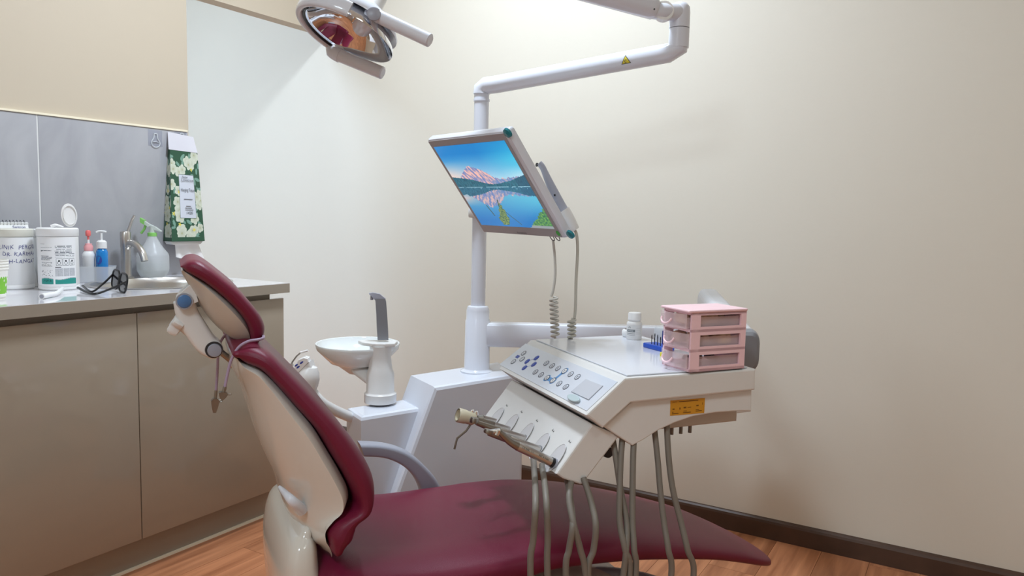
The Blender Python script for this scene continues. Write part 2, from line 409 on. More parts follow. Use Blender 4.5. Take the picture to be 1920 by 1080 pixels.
# faucet
fp = on_x(237, 515, -2.672); fx, fy = fp.x, fp.y
ft = thing('faucet', (fx, fy, ZC), 'brushed steel lever faucet rising behind the oval sink', 'faucet')
b = MB(); b.lathe([(.026, .0), (.026, .004), (.019, .007), (.0175, .02), (.0175, .112), (.0185, .114), (.0185, .165), (.016, .17), (.001, .171)], (fx, fy, ZC + .0045)); b.build('body', M['steel'], ft)
sd = (V((-2.40, 1.70, 0)) - V((fx, fy, 0))).normalized()
b = MB(); b.tube([V((fx, fy, ZC + .105)), V((fx, fy, ZC + .13)) + sd * .02, V((fx, fy, ZC + .13)) + sd * .05, V((fx, fy, ZC + .105)) + sd * .085, V((fx, fy, ZC + .07)) + sd * .1], .0125, 16, 18); b.build('spout', M['steel'], ft)
l0 = V((fx, fy, ZC + .165)); l1 = on_x(252, 404, fx + .03)
b = MB(); b.tube([l0, l0.lerp(l1, .35) + V((0, 0, -.008)), l0.lerp(l1, .7), l1], lambda t: .0055 - .001 * t, 10, 14); b.build('lever', M['steel'], ft)

# ------------------------------------------------------------------ things on the worktop
def hz(px, py): d = ray(px, py); return V((d.x, d.y, 0)).normalized()
def stand(px, py, r, z=ZC): return on_z(px, py, z) + hz(px, py) * r
def cylmap(c, r, z0, yaw0):     # maps print x (metres round the wall of a cylinder, 0 facing yaw0) and height to a point
    return lambda x, y: V((c.x + r * sin(yaw0 + x / r), c.y + r * cos(yaw0 + x / r), z0 + y))
def facing(c): d = CP - c; return math.atan2(d.x, d.y)
# handwritten canister
def canister(px, py, r, h, label, lidm):
    c = stand(px, py, r); t = thing('wipes_canister', c, label, 'canister')
    MB().lathe([(r - .004, 0), (r, .004), (r, .013), (r - .0015, .015), (r, .017), (r, h * .86), (r - .002, h * .865)], c).build('body', M['white_matt'], t)
    MB().lathe([(r + .0005, h * .868), (r + .0015, h * .875), (r + .0015, h * .985), (r - .002, h), (.001, h)], c).build('lid', lidm, t)
    return c, t
cA, tA = canister(29.5, 543.5, .0525, .189, 'white wipes canister with blue handwriting, leftmost on the worktop', mat('cream_lid', (226, 224, 212), .35))
f0 = facing(cA); mp = cylmap(cA, .0527, ZC, f0)
b = MB()
for txt, x, y, s in (('KLINIK  PERGIGIAN', .022, .1265, .0135), ('DR. KARIMAH', .019, .1055, .013), ('H-LANGAT', .026, .083, .013)):
    b.text(txt, s * 1.32, lambda X, Y, x=x, y=y: mp(-(X * .9 + x), Y + y + .0015 * sin(X * 190)), shear=.12, space=1.12)
b.build('handwriting', M['ink'], tA)
cC, tC = canister(92, 537, .05, .186, 'plain white canister half hidden behind the open wipes canister', M['white_matt'])
cB, tB = canister(111.5, 545, .0575, .194, 'white wipes canister with open flip lid and teal printed band', M['white_matt'])
rB = .0578; fB = facing(cB)
def wipes_col(u, v):
    W_ = (240, 240, 242); x = u * 110; y = v * 165       # mm
    K = (120, 124, 130)
    tl = (y < 24 + 2.5 * sin(x / 12)) and y > 8
    if tl and (2 < x < 40 or 45 < x < 108):
        if 8 < x < 34 and 16 < y < 21 and nz(x * .5, y * .3) > .05: return (20, 70, 70)
        return (46, 150, 140)
    if 24 < y - 2.5 * sin(x / 12) < 26 and (2 < x < 40 or 45 < x < 108): return (190, 195, 200)
    if 46 < x < 104:
        if 128 > y > 92 and int(y / 2.4) % 2 == 0 and not (y > 104 and x > 95) and nz(x * .25, int(y / 2.4) * 7.3) > -.25: return K
        if 66 < y < 88:
            q = (x - 48) % 19; 
            if x < 104 and q < 17:
                if q < 1 or q > 16 or y < 67.2 or y > 86.8: return (60, 64, 70)
                if hypot(q - 8.5, (y - 74) * .8) < 4.5 and hypot(q - 8.5, (y - 74) * .8) > 3.2: return (50, 54, 60)
                if abs(q - 8.5) < 2.5 and 79 < y < 83: return (50, 54, 60)
            return W_
        if 60 < y < 62 and x < 62: return (40, 40, 44)
        if 32 < y < 58: return (176, 178, 184) if (int(x / 1.7) % 2 or nz(x, y) > .2) and not 66 < x < 67.6 and not 84 < x < 85.5 else (215, 216, 220)
    if 2 < x < 40:
        for yy, l in ((132, 14), (122, 36), (112, 34), (110, 6), (95, 26), (91, 36), (88, 34), (84, 30)):
            if abs(y - yy) < .9 and x < 2 + l and nz(x * .6, yy) > -.3: return K
        if 64 < y < 77 and 3 < x < 38:
            if y < 65.2 or y > 75.8: return K
            return (70, 72, 80) if nz(x * .45, y * .45, 2) > .22 else W_
        if 32 < y < 52 and nz(x * .3, y * .3, 5) > .28: return (110, 112, 120)
    return W_
mb_ = cylmap(cB, rB, ZC + .012, fB)
paint('printed_label', M['paint'], 130, 150, lambda u, v: mb_(.055 - u * .11, v * .152), lambda u, v: wipes_col(u, v * .92), tB)
lt = ZC + .194
hp = on_p(138, 431, V((cB.x, cB.y, 0)) + V((0, .02, 0)), hz(138, 431)); hp.z = lt
top = on_p(121, 380, hp, hz(121, 380)); 
upd = (top - hp); 
dr = (hz(121, 380) * .82 + Rv * -.57); dr.z = .0; dr.normalize()
wdir = V((0, 0, 1)).cross(dr).normalized()
cen = (hp + top) / 2; nn = upd.cross(wdir).normalized()
b = MB(); b.lathe([(.0365, -.001), (.0375, .0005), (.0365, .002), (.031, .0025), (.0305, .006), (.029, .006), (.0285, .0025), (.001, .002)], cen, nn, 36, sx=.66, x=wdir.cross(nn).cross(nn) * 0 + wdir, caps=True)
b.build('flip_lid', mat('translucent_white_plastic', (240, 238, 236), .3, alpha=.85), tB)
a = on_p(98, 424, V(cB), hz(98, 424)); 
b = MB(); b.tube([V((a.x, a.y, lt + .003)), V((a.x, a.y, lt + .008)) + Rv * .012, V((cB.x, cB.y, lt + .002)) + Rv * .02], lambda t: .0075 - .006 * t, 12, 10); b.build('dispensed_wipe', M['tissue'], tB)
# desk calendar
yc = on_x(64, 430, XL + .13).y
t = thing('desk_calendar', (XL + .09, yc - .12, ZC), 'spiral-bound white desk calendar standing behind the handwritten canister', 'calendar')
zt = on_x(60, 416.5, XL + .09).z
X0 = XL + .14
b = MB(); b.add([V((XL + .09, yc, zt)), V((XL + .09, yc - .23, zt)), V((X0, yc - .23, ZC + .001)), V((X0, yc, ZC + .001)), V((XL + .092, yc, zt)), V((XL + .092, yc - .23, zt)), V((X0 + .0015, yc - .23, ZC + .001)), V((X0 + .0015, yc, ZC + .001))],
    [(0, 1, 2, 3), (7, 6, 5, 4), (0, 4, 5, 1), (3, 2, 6, 7), (0, 3, 7, 4), (1, 5, 6, 2)]); b.build('page', M['white_matt'], t)
b = MB().box((XL + .06, yc - .115, (ZC + zt) / 2), .0015, .23, hypot(.06, zt - ZC), X=(cos(.34), 0, sin(.34)), Z=(sin(.34) * 1, 0, cos(.34))); b.build('stand_board', M['white_matt'], t)
fd = V((X0 - XL - .09, 0, ZC - zt)).normalized(); fn_ = V((-fd.z, 0, fd.x))
if fn_.x < 0: fn_ = -fn_
T0 = V((XL + .092, yc, zt))
for i in range(20):
    o = T0 + V((0, -.011 - i * .0105, 0))
    if o.y < yc - .225: break
    b = MB().tube([o + fd * .007 + fn_ * .001, o + fn_ * .004, o - fd * .004 + V((-.003, 0, .002)), o + V((-.006, 0, -.006))], .0007, 6, 8)
    b.lathe([(.0022, .0005), (.0022, .0009)], o + fd * .007, fn_, 10); b.build('ring', M['black'], t)
b = MB().text('Santron', .0125, lambda X, Y: T0 + V((0, -.024 + X - .005, 0)) + fd * (.0205 - Y) + fn_ * .0008); b.build('lettering', M['ink'], t)
b = MB().text('2024', .007, lambda X, Y: T0 + V((0, -.125 + X, 0)) + fd * (.018 - Y) + fn_ * .0008); b.build('small_print', M['ink_g'], t)
# paper cups
c = stand(-9, 562, .028); t = thing('paper_cup_stack', c, 'stack of white and green paper cups at the left edge of the worktop', 'cup stack')
for k in range(4):
    z = k * .008
    MB().lathe([(.025, .0 + z), (.034, .082 + z), (.0355, .083 + z), (.0355, .086 + z), (.0335, .086 + z), (.0245, .003 + z)], c, seg=28).build('cup', M['cup'], t)
f0 = facing(c)
paint('printed_band', M['paint'], 60, 30, lambda u, v: V((c.x + (.0262 + .0075 * (.15 + v * .7)) * sin(f0 + 1.3 - 2.6 * u), c.y + (.0262 + .0075 * (.15 + v * .7)) * cos(f0 + 1.3 - 2.6 * u), ZC + .006 + .068 * v)),
      lambda u, v: (244, 242, 236) if v > .93 + .04 * sin(u * 30) or v < .12 or nz(u * 12, v * 5) > .3 else (132, 200, 70), t)
# bent suction tube lying in front
p0 = on_z(78, 556, ZC + .008); p1 = on_z(106, 550, ZC + .008); p2 = on_z(117, 541, ZC + .011)
o = MB().tube([p0, p0.lerp(p1, .5), p1, p2], lambda t: .0083 - .0025 * t, 16, 14).build('suction_tip', M['white_matt']); tag(o, 'short bent white plastic tube lying on the worktop before the wipes canister', 'tube')
MB().lathe([(.0058, 0), (.0058, .0006)], p0 - (p1 - p0).normalized() * .0004, p1 - p0, 16).build('bore', M['grey'], o)
# tray with two pump bottles
ca = on_z(176, 528, ZC); u_, n_ = V((0, 1, 0)), V((-1, 0, 0))
L0 = on_z(139, 530.5, ZC); L1 = on_z(208, 530.5, ZC)
ty_ = V((cos(0), 0, 0)); td = (L1 - L0); td.z = 0; tl = td.length; td.normalize(); tn = V((-td.y, td.x, 0))
tcn = (L0 + L1) / 2 + tn * .04
t = thing('plastic_tray', tcn, 'low frosted plastic tray holding two pump bottles beside the faucet', 'tray')
H_ = .056
b = MB()
P = [[tcn + td * (x * k) + tn * (y * k) + V((0, 0, h)) for x, y in rrect(tl, .078, .012)] for k, h in ((.93, .0006), (1.04, H_), (1.06, H_), (1.05, H_ - .002), (.95, .0025))]
b.loft(P, True, True); b.build('body', M['frost'], t)
def bottle(name, px, r, body, bm_, collar, cm, label, extra):
    c = tcn + td * ((px - 173.5) / 69 * tl) + V((0, 0, .003)); c = V((c.x, c.y, ZC + .003))
    t = thing(name, c, label, 'bottle')
    body = [(r_, h_ * 1.3) for r_, h_ in body]; collar = [(r_, h_ * 1.3) for r_, h_ in collar]; MB().lathe(body, c, seg=28).build('bottle_body', bm_, t); MB().lathe(collar, c, seg=24).build('collar', cm, t)
    extra(t, c); return c, t
def ex1(t, c):
    b = MB().lathe([(.0035, .14), (.0035, .156), (.0075, .158), (.0085, .162), (.0085, .173), (.006, .177), (.001, .178)], c, seg=16); b.build('pump_head', M['pink_d'], t)
    MB().lathe([(.004, .13), (.0036, .145)], c, seg=12).build('stem', M['white_matt'], t)
bottle('pump_bottle', 161.5, .02, [(.017, 0), (.0195, .003), (.0195, .06), (.021, .066), (.021, .072), (.016, .079), (.0125, .082), (.0125, .086)], M['white_matt'],
       [(.0145, .082), (.0145, .094), (.011, .097), (.011, .101), (.002, .102)], M['pink_l'], 'small white bottle with a coral pump head in the frosted tray', ex1)
def ex2(t, c):
    b = MB().lathe([(.0035, .14), (.0035, .168)], c, seg=12)
    b.tube([c + V((0, 0, .17)) - td * .016, c + V((0, 0, .1745)) - td * .008, c + V((0, 0, .1745)) + td * .006, c + V((0, 0, .172)) + td * .016], lambda t: .0036, 10, 12); b.build('pump_head', M['white_matt'], t)
    f = facing(c); r = .0198
    b = MB(); b.add([V((c.x + r * sin(f + .55 + .55 * cos(a)), c.y + r * cos(f + .55 + .55 * cos(a)), ZC + .078 + .015 * sin(a))) for a in [2 * pi * i / 20 for i in range(20)]], [tuple(range(20))])
    b.build('sticker', M['blue_d'], t)
bottle('pump_bottle', 186.5, .019, [(.017, 0), (.0192, .003), (.0192, .078), (.016, .085), (.011, .088), (.011, .092)], M['soap_blue'],
       [(.0125, .0885), (.0165, .0885), (.0165, .106), (.013, .108), (.011, .11), (.002, .111)], M['white_matt'], 'clear pump bottle of bright blue soap in the frosted tray', ex2)
# sunglasses
def gz(px, py, z=0.): return on_z(px, py, ZC + z)
t = thing('sunglasses', gz(200, 548), 'black-framed sunglasses lying open on the worktop before the faucet', 'sunglasses')
fr = V((.0, 0, 0)); F0 = gz(238, 549.5, .006); F1 = gz(207, 540, .006)
hor = (F1 - F0); hor.z = 0; FW = .135; hor = V((-.85, .2, 0)).normalized()
F0 = gz(236, 549.5, .002); tz = V((.12, .1, .98)).normalized(); hor = (hor - tz * hor.dot(tz)).normalized(); nf = hor.cross(tz).normalized()
def lens(c):
    o = []
    for i in range(28):
        a = 2 * pi * i / 28; rx, rz = .03, .029; e = .62
        o.append(c + hor * (rx * math.copysign(abs(cos(a)) ** e, cos(a))) + tz * (rz * math.copysign(abs(sin(a)) ** e, sin(a))))
    return o
for k in (0, 1):
    c = F0 + hor * (.033 + k * .068) + tz * .026
    o = lens(c); MB().prism([p - nf * .0007 for p in o], nf * .0014).build('lens', M['smoke'], t)
    MB().tube(o + [o[0]], .0032, 8, 60).build('rim', M['black'], t)
MB().tube([F0 + hor * .06 + tz * .034, F0 + hor * .067 + tz * .037, F0 + hor * .074 + tz * .034], .002, 8, 8).build('bridge', M['black'], t)
for k in (0, 1):
    h = F0 + hor * (.002 + k * .13) + tz * .036
    e = gz(146 if k == 0 else 155, 539.5 if k == 0 else 536, .012); m = gz(175 if k == 0 else 172, 551 if k == 0 else 547, .004)
    if k == 1: h = h
    b = MB().tube([h, h.lerp(m, .5) + V((0, 0, -.004)), m, e], lambda q: .0032 + .002 * max(0, q - .6), 8, 24)
    b.build('temple', M['black'], t)
# spray bottle
c = on_x(287, 505, -2.66); c.z = ZC; c.x = -2.665
c = V((-2.655, on_x(287, 505, -2.655).y, ZC + .0045))
dsp = (c - CP).dot(Wv); q = dsp / FPX
t = thing('spray_bottle', c, 'translucent spray bottle with green trigger, half full, behind the sink', 'spray bottle')
pr = [(.0435, 0), (.0455, .003), (.0555, .022), (.0568, .03), (.0568, .078), (.054, .088), (.043, .102), (.03, .12), (.02, .14), (.0145, .154), (.014, .158)]
MB().lathe(pr, c, seg=36).build('bottle', M['frost'], t)
MB().lathe([(.0425, .002), (.0545, .024), (.0553, .056), (.001, .0561)], c, seg=36).build('liquid', M['water'], t)
MB().lathe([(.0165, .152), (.0165, .164), (.0145, .166)], c, seg=24).build('collar', M['green'], t)
sd = (Rv * -1); sd.z = 0; sd.normalize()
b = MB(); hd = [c + V((0, 0, z)) for z in (.164,)]
b.lathe([(.0115, .164), (.0105, .182), (.012, .19), (.001, .193)], c, seg=20)
b.loft([[c + sd * s + V((0, 0, z)) + sd.cross(V((0, 0, 1))) * y for y, z in ((-.007, zb), (.007, zb), (.007, zt), (-.007, zt))] for s, zb, zt in ((-.034, .170, .173), (-.012, .176, .188), (.012, .187, .199), (.034, .2, .214))], True, False)
b.build('trigger_head', mat('clear_white_plastic', (225, 232, 228), .25, alpha=.7), t)
b = MB(); b.loft([[c + sd * s + V((0, 0, z)) + sd.cross(V((0, 0, 1))) * y for y, z in ((-.0075, zb), (.0075, zb), (.0075, zt), (-.0075, zt))] for s, zb, zt in ((.026, .194, .211), (.042, .203, .2205))], True, False)
b.tube([c + sd * .024 + V((0, 0, .194)), c + sd * .030 + V((0, 0, .178)), c + sd * .042 + V((0, 0, .162))], .0045, 10, 10); b.build('trigger', M['green'], t)

# ------------------------------------------------------------------ hanging tissue pack and hooks
def wallp(px, py, off): return on_x(px, py, XL + off)
t = thing('tissue_pack', wallp(345, 452, .04), 'dark green floral hanging tissue pack at the end of the tiled wall', 'tissue pack')
OFF = .085
TL, TR, BR, BL = wallp(319, 280, OFF * .35), wallp(370, 286, OFF * .35), wallp(384, 452, OFF), wallp(322, 453, OFF)
wTL, wBL = wallp(315, 276, .009), wallp(306, 452, .009)
wTR, wBR = TR + V((wTL.x - TR.x, 0, 0)), BR + V((wBL.x - BR.x, 0, 0))
fl_c = []
rn = random.Random(3)
for i in range(30): fl_c.append((rn.uniform(0, 1), rn.uniform(0.06, .97), rn.uniform(.085, .125), rn.uniform(0, 6)))
lf_c = [(rn.uniform(0, 1), rn.uniform(0.03, .98), rn.uniform(.07, .1), rn.uniform(0, pi)) for i in range(50)]
yf_c = [(rn.uniform(.02, .95), rn.uniform(.04, .85)) for i in range(9)]
ASP = 2.15
def floral(u, v, side=False):
    x, y = u, v * ASP
    if v < .05 or v > .955: base = (44, 84, 62)
    else: base = (44, 84, 62)
    if v < .045: return base
    if not side and .26 < u < .78 and .25 < v < .735:
        if u < .272 or u > .768 or v < .256 or v > .729: return (90, 110, 100)
        return (208, 212, 222)
    for a, b_ in yf_c:
        d = hypot(x - a, y - b_ * ASP)
        if d < .045 * (.75 + .35 * cos(5 * math.atan2(y - b_ * ASP, x - a))): return (226, 212, 90)
    for a, b_, r_, ph in fl_c:
        dx, dy = x - a, y - b_ * ASP; d = hypot(dx, dy)
        if v > .93 and rn is None: continue
        if d < r_ * 1.35:
            k = .8 + .3 * abs(cos(2.5 * math.atan2(dy, dx) + ph))
            if d < r_ * k * 1.15: return mixc((186, 190, 168), (208, 213, 196), d / r_) if d > r_ * .22 else (176, 178, 140)
    for a, b_, r_, ph in lf_c:
        dx, dy = x - a, y - b_ * ASP; p = dx * cos(ph) + dy * sin(ph); q_ = -dx * sin(ph) + dy * cos(ph)
        if (p / r_) ** 2 + (q_ / (r_ * .42)) ** 2 < 1: return (120, 158, 142)
    return base
bil = lambda A, B, C_, D: (lambda u, v: A.lerp(B, u).lerp(D.lerp(C_, u), v))     # A BL, B BR, C TR, D TL
bulge = lambda f, amt, ax_: (lambda u, v: f(u, v) + V(ax_) * (amt * sin(pi * u) * sin(pi * min(1, v * 1.1 + .05)) if 0 < v < 1 else 0))
paint('printed_front', M['paint'], 90, 190, bulge(bil(BL, BR, TR, TL), .006, (1, 0, 0)), floral, t)
paint('printed_side', M['paint'], 24, 120, bil(wBL, BL, TL, wTL), lambda u, v: floral(u * .35 + .1, v, True), t)
b = MB().add([wTL, wTR, wBR, wBL, TL, TR, BR, BL], [(0, 1, 2, 3), (1, 5, 6, 2), (0, 4, 5, 1), (3, 2, 6, 7)]); b.build('wrapper', mat('dark_green_wrap', (44, 84, 62), .45), t)
ff = bil(BL, BR, TR, TL)
def on_front(X, Y): p = ff(X, Y); return p + V((.0078, 0, 0))
Wp = (BR - BL).length; Hp = (TL - BL).length
for s_, x, y, z in (('New', .44, .695, .018), ('Lovetree', .52, .66, .0205), ('Hanging Tissue', .52, .55, .023)):
    b = MB(); b.text(s_, z * (.82 if z < .022 else .5), lambda X, Y, x=x, y=y, z=z: on_front(x + X / Wp * (1 if z < .022 else .95), y + Y / Hp * (1 if z < .022 else 1.6)), ext=0); b.build('lettering', M['ink_k'], t)
b = MB(); b.text('1420', .016, lambda X, Y: on_front(.54 + X / Wp, .3 + Y / Hp)); b.build('lettering', M['ink_k'], t); b = MB()
for k, (x, y, l) in enumerate(((.52, .46, .28), (.52, .385, .16), (.52, .365, .22), (.54, .345, .26))):
    b.add([on_front(x - l / 2, y), on_front(x + l / 2, y), on_front(x + l / 2, y + .006), on_front(x - l / 2, y + .006)], [(0, 1, 2, 3)])
tag(b.build('small_print', M['ink_k'], t), kind='stuff')
s0, s1, s2, s3 = wallp(314, 247, .012), wallp(362, 257, .012), wallp(370, 287, .03), wallp(316, 280, .03)
b = MB().prism([s0, s1, s2, s3], V((.0015, 0, 0))); b.build('hanging_strip', M['mesh_band'], t)
ce = wallp(351, 265, .0145); MB().lathe([(.008, 0), (.008, .0007)], ce, (1, 0, 0), 20).build('punched_hole', M['grey'], t)
q0, q1 = BL.lerp(wBL, .15), BR.lerp(wBR, .15)
b = MB(); rg = []
for z, a_, b_ in ((0, .0, 1.), (-.012, .06, .93), (-.014, .2, .8)):
    rg.append([q0.lerp(q1, a_) + V((0, 0, z)), q0.lerp(q1, b_) + V((0, 0, z)), wBR.lerp(wBL, 1 - b_) + V((.008, 0, z)), wBR.lerp(wBL, 1 - a_) + V((.008, 0, z))])
b.loft(rg, True, True)
pts = [wallp(328, 458, .05), wallp(372, 458, .05), wallp(382, 484, .055), wallp(330, 482, .05)]
fr_ = bil(pts[3], pts[2], pts[1], pts[0])
NX = 14
vs = [fr_(i / NX, j / 6) + V((.006 * sin(i * 1.1) * (1 - j / 6), 0, -.004 * sin(i * .7) * (1 - j / 6))) for j in range(7) for i in range(NX + 1)]
vs2 = [v - V((.002, 0, 0)) for v in vs]
b.add(vs, [(j * (NX + 1) + i, j * (NX + 1) + i + 1, (j + 1) * (NX + 1) + i + 1, (j + 1) * (NX + 1) + i) for j in range(6) for i in range(NX)], True)
b.build('tissue_sheet', M['tissue'], t)
def hook(px, py, off, label):
    c = wallp(px, py, off); t = thing('adhesive_hook', c, label, 'hook')
    MB().box(c + V((.0005, 0, .008)), .001, .06, .062, bev=.0004).build('clear_backing', mat('clear_film', (200, 205, 225), .1, alpha=.25), t)
    o = [c + V((.003, x, z)) for x, z in ((-.006, .024), (.006, .024), (.008, .008), (.017, -.006), (.015, -.02), (0, -.027), (-.015, -.02), (-.017, -.006), (-.008, .008))]
    MB().tube(o + [o[0]], .0022, 8, 40).build('hook_loop', M['clear'], t)
    MB().tube([c + V((.003, -.012, -.008)), c + V((.004, 0, -.005)), c + V((.003, .012, -.008))], .0018, 8, 8).build('hook_bar', M['clear'], t)
hook(291, 263, .008, 'clear plastic adhesive hook on the grey tile beside the tissue pack')
hook(340, 262, .008, 'clear plastic adhesive hook behind the strip of the hanging tissue pack')

# ------------------------------------------------------------------ dental chair
cu, cn = hdir(-31.128 + 66)
CO = ad(640, 1000, 1.45)
def cp(px, py, w): return on_p(px, py, CO + cn * w, cn)
CCW = .25
def mk(s, w, z): p = CO + cu * s + cn * w; p.z = z; return p
def slab(name, pairs, m, parent, prof, n=60, hull=.85, cap0=True, cap1=True, hullI=None):
    """pairs: (outer px, inner px, half width); prof: list of (y,x) going round a cross-section"""
    hullI = hull if hullI is None else hullI
    A = []; B = []; Hh = []
    for (ox, oy), (ix, iy), h in pairs:
        A.append(cp(ox, oy, CCW - hull * h) + cn * (hull * h)); B.append(cp(ix, iy, CCW - hullI * h) + cn * (hullI * h)); Hh.append(V((h, 0, 0)))
    A = catmull(A, n); B = catmull(B, n); Hh = [q.x for q in catmull(Hh, n)]
    secs = [((a + b) / 2, (a - b) / 2, h) for a, b, h in zip(A, B, Hh)]
    rings = []
    def ring(mid, a, h, ky=1., kx=1.): return [mid + a * (y * ky) + cn * (h * kx * x) for y, x in prof]
    def cap(i, j, sgn):
        mid, a, h = secs[i]; mid2 = secs[j][0]; d = (mid - mid2).normalized(); d = (d - cn * d.dot(cn)); r = a.length
        out = []
        for ph in (.25, .5, .75, .93):
            ang = ph * pi / 2; out.append(ring(mid + d * (r * sin(ang)), a, h, cos(ang), 1 - (1 - cos(ang)) * r / h))
        return out
    if cap0: rings += cap(0, 2, 1)[::-1]
    rings += [ring(*s) for s in secs]
    if cap1: rings += cap(-1, -3, 1)
    b = MB(); b.loft(rings, True, True)
    return b.build(name, m, parent)
def superell(e, n=36): return [(math.copysign(abs(sin(2 * pi * i / n)) ** e, sin(2 * pi * i / n)), math.copysign(abs(cos(2 * pi * i / n)) ** e, cos(2 * pi * i / n))) for i in range(n)]
def padprof(hw=.2, r=.04):     # rounded rectangle in (y thickness, x width); built for a pad of half width hw and edge radius r
    k = r / hw; return [(p[1], p[0]) for p in [(x, y) for x, y in rrect(2, 2, .999, 8)]] if False else None
def pad(k, n=8):              # x corners elliptical: full round over thickness, k of the half width
    out = []
    for sx_, sy_, a0 in ((1, 1, 0), (-1, 1, 90), (-1, -1, 180), (1, -1, 270)):
        for i in range(n + 1):
            a = rad(a0 + 90 * i / n); ca_, sa_ = cos(a), sin(a); out.append((math.copysign(abs(sa_) ** .75, sa_) if abs(sa_) > 1e-9 else 0, sx_ * (1 - k) + k * ca_))
    return out
ch = thing('dental_chair', (mk(.45, CCW, 0)), 'reclined maroon leatherette dental chair with white moulded shell', 'dental chair')
BK = [((442, 651), (447, 670), .165), ((471, 645), (460, 680), .18), ((502, 657), (487, 692), .195), ((537, 690), (512, 715), .205), ((589, 742), (549, 757), .22), ((640, 797), (590, 803), .235),
      ((673, 841), (619, 850), .245), ((696, 885), (643, 889), .25), ((700, 922), (659, 922), .25), ((692, 953), (662, 944), .25), ((668, 975), (643, 957), .25), ((664, 990), (622, 972), .25),
      ((660, 1004), (611, 990), .25), ((651, 1012), (611, 1002), .248), ((644, 1019), (613, 1012), .245)]
slab('backrest_cushion', BK, M['maroon'], ch, pad(.24), 90, hull=.82)
SH = [((449, 674), (430, 668), .15), ((462, 684), (437, 697), .17), ((489, 695), (455, 734), .19), ((515, 719), (471, 781), .2), ((551, 760), (484, 822), .215), ((590, 806), (500, 862), .228),
      ((619, 853), (516, 895), .235), ((642, 892), (526, 918), .238), ((657, 924), (533, 940), .238), ((655, 947), (541, 968), .235), ((632, 962), (556, 995), .23), ((612, 982), (572, 1013), .225), ((610, 1004), (590, 1018), .22)]
shp = [(1, .84), (.97, .87), (.74, .985), (.68, 1), (.62, .99), (.2, .9), (-.25, .77), (-.65, .6), (-.9, .38), (-1, .15)]
shellprof = shp + [(y, -x) for y, x in shp[::-1]]
slab('backrest_shell', SH, M['warmwhite'], ch, shellprof, 70, hull=.95, hullI=.45)
HC = [((341, 496), (342, 502), .1), ((353, 488), (350, 510), .115), ((372, 488), (366, 519), .125), ((392, 499), (384, 530), .13), ((417, 518), (404, 545), .13), ((445, 541), (425, 563), .13),
      ((470, 568), (445, 583), .13), ((489, 593), (460, 602), .128), ((497, 613), (468, 619), .125), ((495, 630), (471, 633), .12), ((487, 640), (471, 642), .11)]
slab('headrest_cushion', HC, M['maroon'], ch, pad(.25), 50, hull=.88)
HS = [((347, 507), (345, 520), .09), ((362, 516), (353, 535), .105), ((385, 530), (365, 557), .11), ((405, 545), (378, 579), .115), ((426, 563), (393, 600), .115), ((446, 583), (411, 619), .112), ((461, 602), (430, 634), .105), ((469, 619), (447, 643), .095), ((470, 634), (460, 643), .08)]
slab('headrest_shell', HS, mat('pale_grey_shell', (206, 202, 192), .3), ch, shellprof, 40, hull=.9, hullI=.45)
# headrest link, in the middle of the chair
CW = .22
def c3(px, py, w=CW): return cp(px, py, w)
lk = [c3(345, 563), c3(352, 590), c3(368, 618), c3(386, 643), c3(399, 652)]
wd = cn * .022
b = MB(); e = catmull(lk, 24); rings = []
for i, p in enumerate(e):
    d = (e[min(i + 1, 24)] - e[max(i - 1, 0)]).normalized(); s_ = d.cross(cn).normalized(); hh = .0195 + .002 * sin(pi * i / 24)
    rings.append([p + s_ * (y * hh) + cn * (x * .024) for x, y in [(q[0] / 1, q[1] / 1) for q in rrect(2, 2, .45, 4)]])
def endcap(rings, r, flip):
    c0 = sum(rings, V()) / len(rings); return c0
b.loft(rings, True, True)
b.lathe([(.012, 0), (.015, .003), (.015, .045), (.012, .048)], lk[0] - cn * .024, cn, 28); b.lathe([(.016, 0), (.0185, .003), (.0185, .045), (.016, .048)], lk[-1] - cn * .024, cn, 28)
b.build('headrest_link', M['white2'], ch)
br = MB()
for s_ in (-.034, .02):
    A = [c3(338, 572), c3(330, 557), c3(338, 546), c3(356, 530), c3(364, 536), c3(371, 562), c3(352, 571)]
    br.prism([p + cn * s_ for p in A], cn * .007, .001)
br.build('headrest_bracket', M['white2'], ch)
MB().lathe([(.0125, 0), (.0125, .004), (.011, .005), (.001, .0055)], c3(345, 561) - cn * .0345 , -cn, 28).build('blue_cap', M['blue'], ch)
o = MB().lathe([(.0155, 0), (.0155, .003), (.013, .003)], c3(345, 561) - cn * .0342, -cn, 28); o.build('cap_ring', M['grey'], ch)
# knob
k0 = c3(366, 622); kd = (c3(330, 602) - k0).normalized(); kp = k0 + kd * .012
b = MB(); b.lathe([(.014, 0), (.0155, .008), (.013, .02), (.012, .026)], k0 + kd * .004, kd, 24)
kc = k0 + kd * .036; X, Y, Z = frame_of(kd)
rings = []
for h, sc_ in ((-.011, .72), (-.009, .93), (0, 1), (.009, .93), (.011, .8)):
    rings.append([kc + Z * h + (X * cos(2 * pi * j / 40) + Y * sin(2 * pi * j / 40)) * (sc_ * (.0225 + .0055 * cos(5 * 2 * pi * j / 40))) for j in range(40)])
b.loft(rings, True, True); b.build('adjusting_knob', M['white2'], ch)
r0, r1 = c3(400, 648), c3(448, 688)
MB().cyl(r0 - (r1 - r0) * .02, r1, .0062, seg=16).build('headrest_rod', M['steel_d'], ch)
MB().cyl(r0.lerp(r1, .78), r1.lerp(r0, -.15), .0115, seg=20, bev=.002).build('rod_socket', M['steel'], ch)
MB().lathe([(.0165, 0), (.0165, .004)], c3(400, 652) - cn * .0215, -cn, 28).build('socket_ring', M['rubber'], ch)
MB().lathe([(.0135, 0), (.0135, .006), (.012, .008), (.001, .009)], c3(401, 653) - cn * .0215, -cn, 28).build('socket_button', M['grey'], ch)
